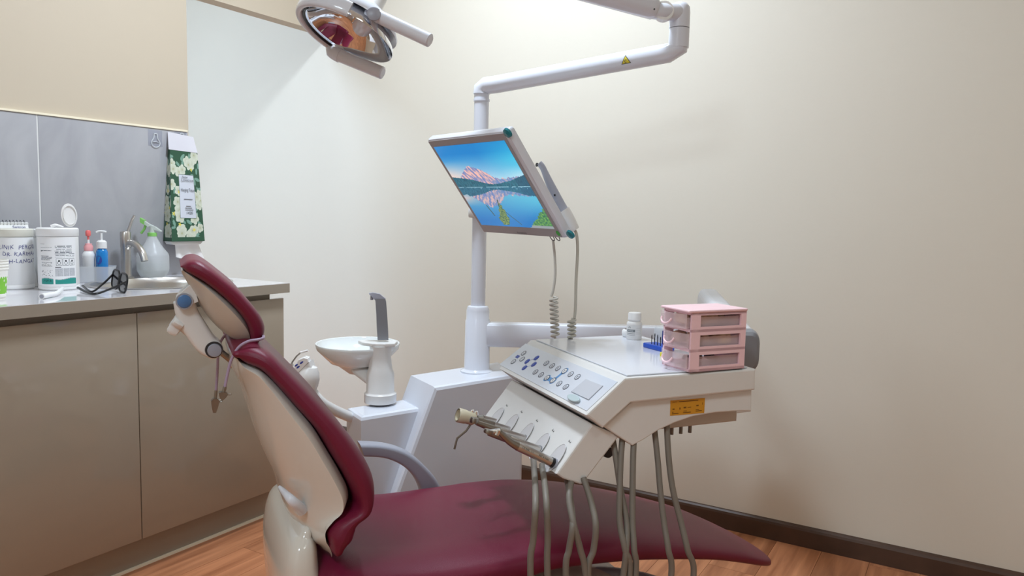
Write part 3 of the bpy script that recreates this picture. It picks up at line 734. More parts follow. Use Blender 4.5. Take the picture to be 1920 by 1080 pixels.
# recline lever under the back shell
MB().tube([cp(524, 913, .12), cp(533, 923, .1), cp(547, 938, .07), cp(566, 956, .09)], lambda q: .0035 + .009 * q, 14, 20).build('release_lever', M['white'], ch)
# seat and leg rest
ST = [(-.045, .42, .36, .19), (-.035, .44, .35, .215), (-.01, .457, .335, .24), (.03, .46, .335, .25), (.1, .45, .33, .25), (.2, .44, .335, .25), (.35, .437, .35, .25), (.45, .434, .367, .248), (.55, .43, .362, .245), (.68, .412, .347, .235), (.8, .383, .325, .222),
      (.93, .345, .297, .205), (1.04, .308, .262, .185), (1.11, .277, .236, .165), (1.16, .252, .217, .14), (1.195, .232, .204, .11), (1.212, .218, .202, .08), (1.218, .21, .206, .05)]
S4 = catmull([V((s_, a, b_)) for s_, a, b_, h in ST], 80); HH = catmull([V((h, 0, 0)) for s_, a, b_, h in ST], 80)
rings = []
pr = []
for i in range(44):
    a = 2 * pi * i / 44; ca_, sa_ = cos(a), sin(a)
    pr.append((math.copysign(abs(ca_) ** .5, ca_), math.copysign(abs(sa_) ** (.72 if sa_ > 0 else .6), sa_)))
for q, h in zip(S4, HH):
    mid = (q.y + q.z) / 2; ht = (q.y - q.z) / 2; h = h.x
    dish = .012 * max(0, 1 - abs(q.x - .15) / .35)
    rings.append([mk(q.x, CCW + x * h, mid + y * ht - (dish * max(0, 1 - (x * 1.6) ** 2) if y > 0 else 0) + (.006 * (1 - x * x) if (y > 0 and q.x > .4) else 0)) for x, y in pr])
b = MB(); b.loft(rings, True, True); b.build('seat_cushion', M['maroon'], ch)
# rear cover beneath the seat
RC = [((592, 1006), (547, 984), .17), ((604, 1036), (531, 1003), .19), ((612, 1085), (520, 1036), .2), ((640, 1140), (514, 1080), .2), ((700, 1200), (518, 1150), .2), ((760, 1300), (535, 1250), .19), ((790, 1400), (560, 1380), .18)]
slab('rear_cover', RC, M['warmwhite'], ch, superell(.6), 30, hull=.95, hullI=.6, cap1=False)
# base and lift below
MB().prism([mk(.12, .06, .02), mk(.95, .1, .02), mk(.95, .4, .02), mk(.12, .44, .02)], (0, 0, .07), .015).build('base_plate', M['grey_d'], ch)
b = MB(); rings = []
for s_, z, hh, wv in ((.05, .30, .03, .15), (.2, .30, .035, .16), (.4, .285, .04, .16), (.55, .26, .04, .14), (.68, .235, .033, .11), (.76, .215, .02, .07)):
    rings.append([mk(s_, CCW + x * wv, z + y * hh) for x, y in [(math.copysign(abs(cos(2 * pi * i / 24)) ** .6, cos(2 * pi * i / 24)), math.copysign(abs(sin(2 * pi * i / 24)) ** .6, sin(2 * pi * i / 24))) for i in range(24)]])
b.loft(rings, True, True); b.build('seat_carrier', M['warmwhite'], ch)
b = MB()
for w_ in (.14, .34): b.prism([mk(.35, w_, .07), mk(.45, w_, .07), mk(.3, w_, .29), mk(.2, w_, .29)], cn * .02)
b.build('lift_arms', M['grey'], ch)
MB().tube([mk(.55, .2, .26), mk(.75, .2, .22), mk(.92, .22, .14), mk(1.0, .22, .03)], .03, 14, 20).build('foot_column', M['grey'], ch)
# far arm rest
AR = [((672, 829), (680, 853)), ((711, 831), (719, 856)), ((744, 838), (750, 869)), ((772, 852), (771, 888)), ((800, 877), (784, 910)), ((817, 899), (789, 930)), ((828, 925), (792, 955)), ((835, 950), (800, 985))]
A = catmull([cp(*a_, .54) for a_, b_ in AR], 30); B = catmull([cp(*b_, .54) for a_, b_ in AR], 30)
rings = [[(p + q) / 2 + (p - q) / 2 * y + cn * (.024 * x) for x, y in rrect(2, 2, .5, 4)] for p, q in zip(A, B)]
MB().loft(rings, True, True).build('armrest', M['grey'], ch)
MB().cyl(cp(815, 965, .50), cp(815, 965, .57), .03, bev=.003).build('armrest_pivot', M['grey'], ch)
# bib holder draped over the back of the chair
t = thing('bib_holder', cp(440, 640, .2), 'lilac bib cord with two metal clips slung over the backrest top', 'bib clip')
MB().tube([cp(421, 729, .1), cp(428, 695, .1), cp(435, 672, .098), cp(448, 651, .095), cp(466, 640, .09), cp(484, 637, .09), cp(493, 634, .1), cp(492, 630, .14), cp(470, 632, .2), cp(440, 622, .27), cp(424, 627, .3), cp(414, 640, .3), cp(409, 655, .3), cp(408, 690, .3), cp(405, 735, .3)], .0028, 10, 90).build('cord', M['lilac'], t)
def clip(a, b_, w_):
    P = cp(*a, w_); Q = cp(*b_, w_); d = (Q - P).normalized(); s_ = d.cross(cn).normalized(); L_ = (Q - P).length
    m = MB(); m.tube([P - d * .004, P + d * L_ * .35], .0034, 10)
    m.loft([[P + d * L_ * k + s_ * (x * q) + cn * (y * .006) for x, y in ((-1, -1), (1, -1), (1, 1), (-1, 1))] for k, q in ((.3, .004), (.42, .0085), (.75, .006), (1, .003))], True, False)
    m.tube([P + d * L_ * .42 + s_ * .007, P + d * L_ * .36 + s_ * .013, P + d * L_ * .46 + s_ * .013, P + d * L_ * .5 + s_ * .007], .0012, 6, 10)
    m.build('clip', M['steel_d'], t)
clip((421, 729), (416, 748), .1); clip((405, 735), (402, 773), .3)
clip((429, 700), (416, 748), .1) if False else None

# ------------------------------------------------------------------ dental unit: floor box, spittoon, column, arms
bu, bn = hdir(-31.128 + 60)
un = thing('dental_unit', V(on_z(850, 900, 0)) if False else ad(860, 800, 2.45) - V((0, 0, ad(860, 800, 2.45).z)), 'white dental unit cabinet with spittoon bowl, column and jointed upper arm', 'dental unit')
BP = ad(815, 726, 2.42); Wd = reach(BP, bn, 768); Wd = min(Wd, .32)
f = lambda px, py: on_p(px, py, BP, bn)
def drop(P, z=.0): Q = V(P); Q.z = z; return Q
tl_ = f(815, 726); tr_ = f(985, 698.5); br_ = drop(f(979, 900)); ll = f(727, 965)
dl = (f(736, 942) - tl_); bl_ = tl_ + dl * (tl_.z / (-dl.z)); 
bl_.z = 0
brr = V((tr_.x, tr_.y, 0)); 
b = MB().prism([bl_, brr, tr_, tl_], bn * Wd, .012); b.build('floor_cabinet', M['white'], un)
sb = ad(677, 782, 2.33); zt = sb.z; sr = on_z(789, 764, zt); sl = on_z(650, 764, zt); sbk = sl + (sr - sb)
q = [sb, sr, sbk, sl]
b = MB().prism([V((p.x, p.y, 0)) for p in q], (0, 0, zt), .012); b.build('spittoon_cabinet', M['white'], un)
# spittoon
cc = on_z(713, 757, zt); DC = (cc - CP).dot(Wv)
hzp = lambda px, py: (cc + V((0, 0, 0)), )
def zat(py, P, px): return on_p(px, py, P, hz(px, py)).z
z = lambda py: zat(py, cc, 713)
MB().lathe([(.036, 0), (.036, .008)], cc, seg=32).build('swivel_ring', M['rubber'], un)
q = DC / FPX
MB().lathe([(29.5 * q, .007), (30 * q, .009), (30 * q, z(737) - zt), (27 * q, z(735) - zt), (26 * q, z(733) - zt), (25.5 * q, z(700) - zt), (22 * q, z(690) - zt), (19.5 * q, z(670) - zt), (20.5 * q, z(648) - zt)], cc, seg=40).build('spittoon_post', M['white2'], un)
bc = ad(671, 644, DC + .07); R0 = 78 * (DC + .07) / FPX
MB().lathe([(.012, -.074), (.065, -.072), (.092, -.062), (.113, -.04), (R0 - .003, -.016), (R0, .0), (R0 - .001, .002), (R0 - .006, .001), (R0 - .012, -.014), (.098, -.04), (.07, -.056), (.012, -.062)], bc, seg=56).build('spittoon_bowl', M['porcelain'], un)
b = MB(); fc = V(bc); e = V(cc); rings = []
for k, dz, rx, rz in ((0, -.07, .045, .02), (.35, -.082, .05, .028), (.7, -.1, .04, .03), (1, -.12, .03, .03)):
    p = fc.lerp(V((e.x, e.y, fc.z)), k) + V((0, 0, dz)); d = (V((e.x, e.y, 0)) - V((fc.x, fc.y, 0))).normalized(); sd_ = V((-d.y, d.x, 0))
    rings.append([p + sd_ * (rx * cos(2 * pi * j / 20)) + (V((0, 0, 1)) * .9 - d * .2) * (rz * sin(2 * pi * j / 20)) for j in range(20)])
b.loft(rings, True, True); b.lathe([(.03, -.1), (.075, -.066), (.085, -.06)], bc, seg=40); b.build('bowl_support', M['white2'], un)
tz_ = z(648)
dsk = [cc + Rv * ((x - 713) * q) + V((Wv.x, Wv.y, 0)) * y for x, y in ((669, .02), (680, -.012), (700, -.03), (725, -.03), (741, -.02), (742, .03), (735, .045), (700, .04), (680, .04))]
dsk = [V((p.x, p.y, tz_)) for p in dsk]
b = MB().prism(dsk, (0, 0, .012), .003); b.build('cup_shelf', M['white2'], un)
gp = lambda px, py, dd=0: on_p(px, py, cc + Wv * dd, hz(713, 650))
b = MB(); rings = []
for (xl, xr, y, th) in ((708, 728.5, 638, .008), (706.5, 727.5, 615, .008), (705.5, 726, 590, .008), (704, 724, 566, .009), (703, 722, 560, .009)):
    a_, b_ = gp(xl, y), gp(xr, y); rings.append([a_, b_, b_ + hz(713, 600) * th * 2, a_ + hz(713, 600) * th * 2])
b.loft(rings, True, False); b.build('cup_filler_post', M['grey_d'], un)
b = MB(); rings = []
hf = hz(713, 560)
for (x0_, y0_, x1_, y1_) in ((691.5, 550.5, 693, 553), (699, 549, 697, 556), (712, 551.5, 702, 562), (723.5, 561, 705, 564)):
    a_, b_ = gp(x0_, y0_), gp(x1_, y1_); rings.append([a_ + hf * .002, b_, b_ + hf * .022, a_ + hf * .02])
b.loft(rings, True, True); b.tube([gp(697, 556) + hf * .011, gp(697, 563) + hf * .011], .005, 12); b.build('cup_filler_spout', M['grey'], un)
# column
D = 2.62; pc = ad(895, 640, D)
def pz(py): return on_p(895, py, pc, hz(895, 600)).z
s_ = D / FPX
MB().lathe([(31 * s_, pz(699)), (31 * s_, pz(694)), (25 * s_, pz(691)), (24 * s_, pz(689)), (23 * s_, pz(600)), (21.5 * s_, pz(598)), (21.5 * s_, pz(581)), (19 * s_, pz(574)), (14.5 * s_, pz(573))], V((pc.x, pc.y, 0)), seg=40).build('column', M['white'], un)
MB().lathe([(13.6 * s_, pz(590)), (13.6 * s_, pz(190))], V((pc.x, pc.y, 0)), seg=32).build('pole', M['white'], un)
MB().lathe([(15 * s_, pz(190)), (15 * s_, pz(186)), (13.8 * s_, pz(186)), (13.8 * s_, pz(170))], V((pc.x, pc.y, 0)), seg=32).build('pole_collar', M['white'], un)
J = V((pc.x, pc.y, pz(163))); K = ad(1272, 96, 2.25); Kz = K
aL = (K - J)
b = MB()
b.tube([V((pc.x, pc.y, pz(176))), V((pc.x, pc.y, pz(167))), J + aL.normalized() * .016 + V((0, 0, .002)), J + aL.normalized() * .05, K - aL.normalized() * .07, K - aL.normalized() * .03 , K + V((0, 0, .01)), K + V((0, 0, .05))], .0285, 24)
b.build('lower_arm', M['white'], un)
dk = 2.25; qk = dk / FPX
K1 = V((K.x, K.y, 0))
kz = lambda py: on_p(1271, py, K, hz(1271, 50)).z
MB().lathe([(19 * qk, kz(90)), (19 * qk, kz(54.5))], K1, seg=28).build('knuckle_lower', M['white'], un)
MB().lathe([(18.2 * qk, kz(54.5)), (18.2 * qk, kz(53))], K1, seg=28).build('knuckle_gap', M['grey_d'], un)
b = MB(); b.lathe([(19 * qk, kz(53)), (19 * qk, kz(25)), (18 * qk, kz(14)), (13 * qk, kz(7)), (5 * qk, kz(4))], K1, seg=28)
kn = K1 + V((0, 0, kz(24))); E1 = ad(1244, 22, 2.2)
b.tube([kn, E1, ad(1216, 20, 2.2)], lambda q_: .026 - .004 * q_, 20)
b.prism([ad(1213, 28, 2.2), ad(1262, 40, 2.22), ad(1262, 26, 2.22), ad(1213, 12, 2.2)], bn * .02) if False else None
b.build('knuckle_upper', M['white'], un)
MB().lathe([(.0275, -.012), (.029, 0), (.0275, .012)], E1, Wv, 28).build('arm_pivot', M['white2'], un)
Z1 = ad(1222, 14, 2.2); Z2 = ad(745, -118, 1.92)
b = MB(); ds = (Z1 - Z2).normalized()
b.tube([Z1 + ds * .012, Z1 + ds * .004, Z1 - ds * .01, Z1 - ds * .2, Z2 + ds * .02, Z2], lambda q_: (.033 if 0 < q_ < 1 else .026), 24)
b.build('upper_arm', M['white'], un)
MB().lathe([(.0025, 0), (.0025, .002)], ad(1227, 17, 2.155), Wv, 10).build('pivot_screw', M['black'], un)
# warning triangle on the lower arm
wp = ad(1175, 113, 2.3); 
d_ = aL.normalized(); upv = V((0, 0, 1)); tp = J + aL * ((wp - J).dot(aL) / aL.length_squared)
nr = (CP - tp).normalized(); nr = (nr - d_ * nr.dot(d_)).normalized(); tv = nr.cross(d_)
if tv.z < 0: tv = -tv
def arm_s(x, y):
    a_ = y / .0288; return tp + d_ * x + (nr * cos(a_) + tv * sin(a_)) * .0289
tri = lambda r_, l_: [arm_s(r_ * cos(a_), r_ * sin(a_) - .002) for a_ in (rad(90), rad(210), rad(330))]
def tri_mesh(r_, off):
    P = []
    V3 = [(r_ * cos(a_), r_ * sin(a_)) for a_ in (rad(90), rad(210), rad(330))]
    m_ = MB(); n_ = 8
    for i in range(n_):
        y0_ = -r_ / 2 + 1.5 * r_ * i / n_; y1_ = -r_ / 2 + 1.5 * r_ * (i + 1) / n_
        w0 = r_ * .866 * (1 - i / n_); w1 = r_ * .866 * (1 - (i + 1) / n_)
        m_.add([arm_s(-w0, y0_) + nr * off, arm_s(w0, y0_) + nr * off, arm_s(max(w1, .00001), y1_) + nr * off, arm_s(-max(w1, .00001), y1_) + nr * off], [(0, 1, 2, 3)])
    return m_
ws = tri_mesh(.0175, .0004).build('warning_sticker', M['ink_k'], un)
tri_mesh(.0138, .0009).build('sticker_face', M['yellow_s'], ws)
b = MB()
for i in range(10):
    a0, a1 = rad(40 + i * 26), rad(40 + (i + 1) * 26)
    b.add([arm_s(r_ * cos(a_) , r_ * sin(a_) - .001) + nr * .0014 for r_, a_ in ((.0028, a0), (.0045, a0), (.0045, a1), (.0028, a1))], [(0, 1, 2, 3)])
b.build('sticker_symbol', M['ink_k'], ws)
# support arm of the delivery table
sa = ad(905, 628, 2.62); sbb = ad(1338, 634, 2.62); dd_ = (sbb - sa); dd_.z = 0; L_ = dd_.length; dd_.normalize()
nd = V((-dd_.y, dd_.x, 0))
MB().box((sa + sbb) / 2, L_, .06, 45 * 2.62 / FPX, X=dd_, Y=nd, bev=.012).build('swing_arm', M['white'], un)
F_ = ad(1328, 571, 2.56); G_ = ad(1394, 653, 1.98)
ax_ = (G_ - F_); ax_.z = 0; La = ax_.length; ax_.normalize(); an = V((-ax_.y, ax_.x, 0))
b = MB(); rings = []
for k, wv, hh in ((-.03, .022, .03), (-.015, .033, .045), (.0, .036, .052), (.5, .036, .052), (1, .034, .05)):
    p = F_.lerp(G_, k); rings.append([p + an * (x * wv) + V((0, 0, y * hh)) for x, y in rrect(2, 2, .6, 5)])
b.loft(rings, True, True); b.build('rear_link_arm', M['white'], un)
rings = []
for k, wv, hh in ((1, .036, .052), (1.03, .036, .052), (1.055, .033, .05), (1.065, .025, .042)):
    p = F_.lerp(G_, k); rings.append([p + an * (x * wv) + V((0, 0, y * hh)) for x, y in rrect(2, 2, .6, 5)])
MB().loft(rings, True, True).build('link_end_cap', M['grey_d'], un)
MB().cyl(V((F_.x, F_.y, F_.z - .03)) , V((sbb.x, sbb.y, sa.z - .03)) , .03, bev=.004).build('link_pivot', M['white'], un)
# assistant's keypad head beyond the backrest
ap = ad(570, 690, 2.24); ah, av = Rv.copy(), V((0, 0, 1)); ah.z = 0; ah.normalize(); aw = V((Wv.x, Wv.y, 0)).normalized()
P2 = lambda px, py, k=0: on_p(px, py, ap + aw * k, aw)
b = MB(); top_ = [P2(547, 692), P2(556, 700), P2(577, 685), P2(580, 678), P2(576, 671), P2(567, 670), P2(556, 676)]
b.prism([P2(550, 700), P2(580, 678), P2(586, 697), P2(560, 720)], aw * .05, .006)
b.build('assistant_panel', M['white2'], un)
ka = MB(); kt = [P2(549, 694), P2(558, 700), P2(579, 679), P2(577, 672), P2(570, 670), P2(560, 674)]
ka.prism([p - aw * .003 for p in kt], aw * .03, .002); kp = ka.build('keypad', M['white_matt'], un)
for x_, y_ in ((556, 684.5), (566, 679.5), (559.5, 688)):
    b = MB(); c_ = P2(x_, y_) - aw * .0038; e1 = (P2(x_ + 3, y_ - 2.2) - P2(x_, y_)).normalized(); e2 = (P2(x_ + 2, y_ + 3) - P2(x_, y_)).normalized()
    b.prism([c_ + e1 * (.006 * cos(a_)) + e2 * (.0026 * sin(a_)) for a_ in [2 * pi * i / 14 for i in range(14)]], aw * .001); b.build('key', M['blue_d'], kp)
hb = MB().lathe([(.004, .04), (.022, .034), (.031, .018), (.035, 0), (.034, -.02), (.03, -.035), (.018, -.045)], P2(577, 708, .02), (.15, .1, 1), 24); hb.build('instrument_socket', M['white2'], un)
MB().tube([P2(575, 720, .03), P2(610, 760, .05), V((sl.x, sl.y, zt - .06)).lerp(V((sbk.x, sbk.y, zt - .06)), .3)], .016, 12, 16).build('assistant_arm', M['white2'], un)
t = thing('syringe', P2(547, 686), 'slim metal syringe tip poking up behind the maroon backrest', 'syringe')
MB().tube([P2(545, 690, .01), P2(548, 679, .01), P2(556, 668, .01), P2(564, 661, .01), P2(577, 657.5, .01)], .0022, 8).build('metal_tip', M['steel_d'], t)
MB().tube([P2(563.5, 661.3, .01), P2(577.5, 657.3, .01)], .0034, 10).build('tip_sleeve', M['white_matt'], t)
MB().cyl(P2(547.5, 682, .01), P2(541, 698, .01), .0055, .0075).build('syringe_body', M['steel'], t)

# ------------------------------------------------------------------ monitor
mX = V((.9232, -.3842, -.0098)).normalized(); mN = V((.3084, .7253, .6155)).normalized(); mY = mN.cross(mX) * -1
if mY.z < 0: mY = -mY
mC = V((-1.1473, 1.7833, 1.2222 - 0.0))
mp_ = lambda px, py, k=0: on_p(px, py, mC + mN * k, mN)
mo = thing('monitor', mC + mN * .03, 'flat white-framed monitor on the column showing a mountain lake', 'monitor')
TLm, TRm, BRm, BLm = mp_(801, 262), mp_(948, 246), mp_(1063, 447), mp_(905, 438)
def toloc(P): d = P - mC; return d.dot(mX), d.dot(mY)
xs = [toloc(p)[0] for p in (TLm, BLm)], [toloc(p)[0] for p in (TRm, BRm)]; ys = [toloc(p)[1] for p in (TLm, TRm)], [toloc(p)[1] for p in (BLm, BRm)]
x0, x1 = sum(xs[0]) / 2, sum(xs[1]) / 2; y1, y0 = sum(ys[0]) / 2, sum(ys[1]) / 2
mc = lambda x, y, k=0: mC + mX * x + mY * y + mN * k
cx_, cy_ = (x0 + x1) / 2, (y0 + y1) / 2
MB().box(mc(cx_, cy_, .0145), x1 - x0, y1 - y0, .027, X=mX, Y=mY, Z=mN, bev=.007).build('housing', M['white'], mo)
MB().box(mc(cx_ - .004, cy_, .0005), x1 - x0 - .022, y1 - y0 - .01, .003, X=mX, Y=mY, Z=mN, bev=.001).build('bezel', M['bezel'], mo)
MB().box(mc(cx_, cy_ - .02, .043), .2, .16, .035, X=mX, Y=mY, Z=mN, bev=.01).build('rear_cover', M['white2'], mo)
SW, SHh = .345, .277
def ridge(x): return .60 + .16 * math.exp(-((x - .33) / .13) ** 2) + .07 * math.exp(-((x - .5) / .09) ** 2) + .03 * math.exp(-((x - .18) / .06) ** 2) + .02 * math.exp(-((x - .9) / .12) ** 2) + .02 * nz(x * 26, 1) + .015 * nz(x * 60, 4) - .01
def forest(x): return .575 + .05 * max(0, 1 - x / .45) - .045 * math.exp(-((x - .55) / .2) ** 2) + (.05 * (x - .8) / .2 if x > .8 else 0) + .006 * nz(x * 90, 2)
LY = .495
def scr(u, v):
    refl = v < LY; y = v if not refl else LY + (LY - v) * 1.02; x = u + (0.004 * sin(v * 160) if refl else 0)
    if .47 < v < .5 and nz(x * 30, v * 200) > .5: return (150, 200, 225)
    if abs(v - LY) < .003 and nz(u * 14, 3) > -.2: return (120, 170, 190)
    rg = ridge(x); fo = forest(x)
    # foreground
    wx = (u - .40 - .1 * (v - .2)); wv = v
    tr = abs(u - (.39 + (v - .04) * .3)) < .075 * (.95 - abs(v - .10) * 4.4) + .03 * nz(u * 40, v * 40) and .02 < v < .3
    br_ = (abs(u - .26 - (.27 - v) * .7 * .35) < .007 and .13 < v < .27) or (abs(u - .47 - (v - .2) * -.8) < .005 and .03 < v < .2) or (abs(u - (.36 + (v - .04) * .35)) < .008 and .2 < v < .34)
    if tr: return mixc((60, 96, 70), (140, 160, 90), .5 + nz(u * 60, v * 60, 3))
    if br_: return (60, 92, 88)
    if v < (u - .70) * .8 + .03 * nz(u * 40, v * 30):
        return mixc((50, 110, 90), (120, 175, 90), .5 + .9 * nz(u * 50, v * 50, 7)) if v > .03 else (150, 160, 165)
    if y < fo:
        c = mixc((26, 88, 110), (48, 120, 140), .5 + nz(x * 80, y * 30)); c = mixc(c, (20, 70, 100), .5) if x > .86 else c
    elif y < rg:
        s = nz(x * 34 + y * 20, y * 12 - x * 8, 3) + .35 * nz(x * 90, y * 40, 9)
        c = mixc((122, 138, 190), (244, 190, 180), .5 + 1.6 * s)
        if y - fo < .04 and x > .55: c = mixc(c, (100, 140, 190), .5)
    else:
        t_ = (y - .6) / .4; c = mixc((176, 214, 236), (24, 132, 205), min(1, t_ * 1.35))
        c = mixc(c, (246, 214, 200), max(0, 1 - (x * 2.1)) * max(0, 1 - t_ * 1.8))
        c = mixc(c, (70, 215, 240), max(0, x - .55) * 1.5 * max(0, 1 - abs(t_ - .5) * 1.3))
        c = mixc(c, (235, 240, 245), max(0, x - .75) * 2 * max(0, 1 - t_ * 3))
    if refl and y > rg:
        c = mixc((130, 210, 226), (22, 120, 196), min(1, (LY - v) / .42)); c = mixc(c, (240, 205, 196), max(0, 1 - x * 3.2) * max(0, 1 - abs(v - .36) * 9)); c = mixc(c, (100, 225, 240), max(0, x - .5) * max(0, 1 - abs(v - .33) * 5))
    if refl: c = mixc(c, (60, 130, 180), .18)
    return c
paint('screen', M['screen'], 240, 190, lambda u, v: mc((u - .5) * SW, (v - .5) * SHh, -.0016), scr, mo)
b = MB().text('Vcreations', .0098, lambda X, Y: mc(.012 + X, -.162 + Y, -.0018), space=1.05); b.build('lettering', M['ink_k'], mo)
for px_, py_ in ((950, 250.5), (1068, 441)):
    c_ = mp_(px_, py_); b = MB().lathe([(.013, -.002), (.012, .004), (.001, .006)], c_ + mN * .004, -mN, 20); b.build('corner_pad', M['teal'], mo)
MB().lathe([(.0085, 0), (.0085, .0008)], mp_(1047, 437) - mN * .0012, -mN, 20, sx=.8).build('green_sticker', M['green_dot'], mo)
for px_ in (1036, 1046):
    c_ = mp_(px_, 447, .012); MB().tube([c_ - mX * .008 + mY * .006, c_ - mX * .006 - mY * .004, c_ - mY * .008, c_ + mX * .006 - mY * .004, c_ + mX * .008 + mY * .006], .0012, 8, 14).build('wire_hook', M['black'], mo)
bk = mc(cx_, cy_ - .02, .075); pv = V((pc.x, pc.y, bk.z - .03))
MB().tube([bk, bk.lerp(pv, .5) + V((0, 0, .0)), pv], .026, 16, 12).build('mounting_arm', M['white2'], mo)
MB().box(V((pc.x, pc.y, pz(399))), .075, .07, .034, X=V((Rv.x, Rv.y, 0)).normalized(), Y=hz(895, 400), bev=.006).build('pole_clamp', M['white2'], mo)
MB().tube([V((pc.x, pc.y, pz(399))) - hz(895, 400) * .03, pv - hz(895, 400) * .03], .012, 10).build('clamp_strut', M['white2'], mo)
cd = 2.17
b = MB(); b.tube([ad(1037, 450, cd), ad(1040, 480, cd), ad(1041, 515, cd), ad(1037, 545, cd), ad(1033, 556, cd)], .0038, 10, 24)
def coil(b, a_, c_, n, r_, wr):
    pts = [a_.lerp(c_, k / (n * 14)) + Rv * (r_ * sin(2 * pi * k / 14)) + Wv * (r_ * cos(2 * pi * k / 14)) for k in range(n * 14 + 1)]
    b.tube(pts, wr, 8)
coil(b, ad(1038, 557, cd), ad(1041, 632, cd), 9, .0105, .0032)
b.tube([ad(1041, 632, cd) + Wv * .0105, ad(1043, 655, cd), ad(1020, 690, cd + .1), ad(990, 700, 2.5)], .0034, 8, 14)
b.build('coiled_cable', mat('pale_grey_cable', (198, 194, 186), .4), mo)
# intra-oral camera in its holder
t = thing('intraoral_camera', ad(1070, 420, 2.08), 'slim white intraoral camera wand clipped to the right side of the monitor', 'dental camera')
dc = 2.08
MB().tube([ad(1011, 306, dc), ad(1018, 315, dc), ad(1029, 340, dc), ad(1044, 372, dc), ad(1056, 397, dc), ad(1066, 412, dc)], lambda q_: .0085 + .0095 * min(1, max(0, (q_ - .25) * 1.6)), 16, 30).build('wand', M['grey'], t)
MB().lathe([(.0055, 0), (.0055, .002)], ad(1012, 309, dc) - Rv * .007, -(Rv * .8 + Wv * .5 - Uv * .1), 16).build('lens', M['black'], t)
MB().lathe([(.0025, 0), (.0025, .0035)], ad(1040, 366, dc - .012), -Wv, 10).build('button', M['black'], t)
MB().tube([ad(1055, 396, dc), ad(1064, 410, dc), ad(1073, 427, dc), ad(1077, 433, dc)], lambda q_: .021 - .005 * q_, 18, 12).build('holder', M['white2'], t)
b = MB(); b.tube([ad(1076, 430, dc), ad(1081, 440, dc), ad(1083, 470, dc), ad(1080, 530, dc), ad(1079, 575, dc), ad(1077, 597, dc)], .0042, 10, 30)
coil(b, ad(1072, 598, dc), ad(1072, 634, dc), 5, .0095, .0034)
b.tube([ad(1072, 634, dc) + Wv * .0095, ad(1070, 655, dc), ad(1050, 690, dc + .15), ad(1000, 700, 2.5)], .0036, 8, 14)
b.build('coiled_cable', mat('pale_grey_cord', (190, 186, 174), .4), t)

# ------------------------------------------------------------------ delivery table
tu, tn_ = hdir(-31.128 + 68)
ZT = .81
TA = on_z(1172, 709, ZT)
tp_ = lambda px, py, w=0.: on_p(px, py, TA + tn_ * w, tn_)
TLn = reach(TA, tn_, 994)
dt = thing('delivery_table', drop(tp_(1250, 800)), 'white dental delivery table with button panel and instrument holder', 'dental table')
# upper shell: profile seen from its near end
UP = [(1099, 778.5), (1172, 709), (1417, 692), (1416, 731.5), (1183, 755.5), (1131, 803)]
MB().prism([tp_(*p) for p in UP], tn_ * TLn, .004).build('upper_shell', M['white2'], dt)
LB = [(1131.5, 800), (1186, 752), (1410, 730), (1409, 771), (1384, 771), (1340, 774), (1300, 781), (1265, 793), (1233, 808), (1207, 825), (1186, 836)]
MB().prism([tp_(*p, .012) for p in LB], tn_ * (TLn - .024), .003).build('lower_housing', M['white2'], dt)
MB().prism([tp_(*p, .06) for p in ((1236, 760), (1384, 745), (1382, 790), (1236, 806))], tn_ * (TLn - .14), .004).build('underside_box', mat('dull_beige_plastic', (196, 188, 178), .4), dt)
MB().prism([tp_(*p, TLn - .16) for p in ((1378, 740), (1409, 738), (1409, 772), (1378, 776))], tn_ * .05, .003).build('bracket_plate', M['white2'], dt)
# tray sheet on top
TB = TA + tn_ * TLn; TD = tp_(1417, 692); TE = TD + tn_ * TLn
ins = .012
c4 = [TA + tn_ * ins + tu * .012, TD + tn_ * ins - tu * .014, TE - tn_ * ins - tu * .014, TB - tn_ * ins + tu * .012]
for p in c4: pass
b = MB().prism([V((p.x, p.y, p.z + .0005)) for p in c4], (0, 0, .003), .001); ts = b.build('worktop_sheet', M['white'], dt)
TOPZ = lambda p: TA.z + (TD.z - TA.z) * ((p - TA).dot(tu) / (TD - TA).dot(tu)) + .0036
# control panel plane
PA, PBm = tp_(1172, 709), tp_(1099, 778.5); pnN = (PA - PBm).cross(tn_).normalized()
if pnN.dot(CP - PA) < 0: pnN = -pnN
pv_ = (PA - PBm).normalized()                       # up the slope
pp = lambda px, py: on_p(px, py, PA, pnN)
inset = [pp(986, 644.5), pp(1158.5, 716.5), pp(1100, 771), pp(936.5, 684)]
MB().prism(inset, pnN * .0012, .0004).build('button_film', M['panel'], dt)
def C4(x, y): return pp(920 + x / 7.2, 640 + y / 7.2) + pnN * .0013
rr_ = .0085
kl = MB()
a_, b_, c_ = C4(765, 500), C4(845, 535), C4(1003, 408)
def band(m, p, q_, w0, w1, lift):
    d = (q_ - p).normalized(); s = d.cross(pnN); m.add([p + s * w0 + pnN * lift, q_ + s * w0 + pnN * lift, q_ - s * w1 + pnN * lift, p - s * w1 + pnN * lift], [(0, 1, 2, 3)])
def disc(m, c, r, lift): m.add([c + pnN * lift + tn_ * (r * cos(2 * pi * i / 20)) + pv_ * (r * sin(2 * pi * i / 20)) for i in range(20)], [tuple(range(20))])
def ringm(m, c, r, w, lift):
    for i in range(20):
        A0, A1 = 2 * pi * i / 20, 2 * pi * (i + 1) / 20
        m.add([c + pnN * lift + tn_ * (q_ * cos(z_)) + pv_ * (q_ * sin(z_)) for q_, z_ in ((r, A0), (r - w, A0), (r - w, A1), (r, A1))], [(0, 1, 2, 3)])
band(kl, a_, b_, .006, .006, .0001); band(kl, b_, c_, .0045, .0045, .0001)
for p in (a_, b_, c_): disc(kl, p, .0108, .0001)
kl.build('blue_link_print', M['blue_m'], dt)
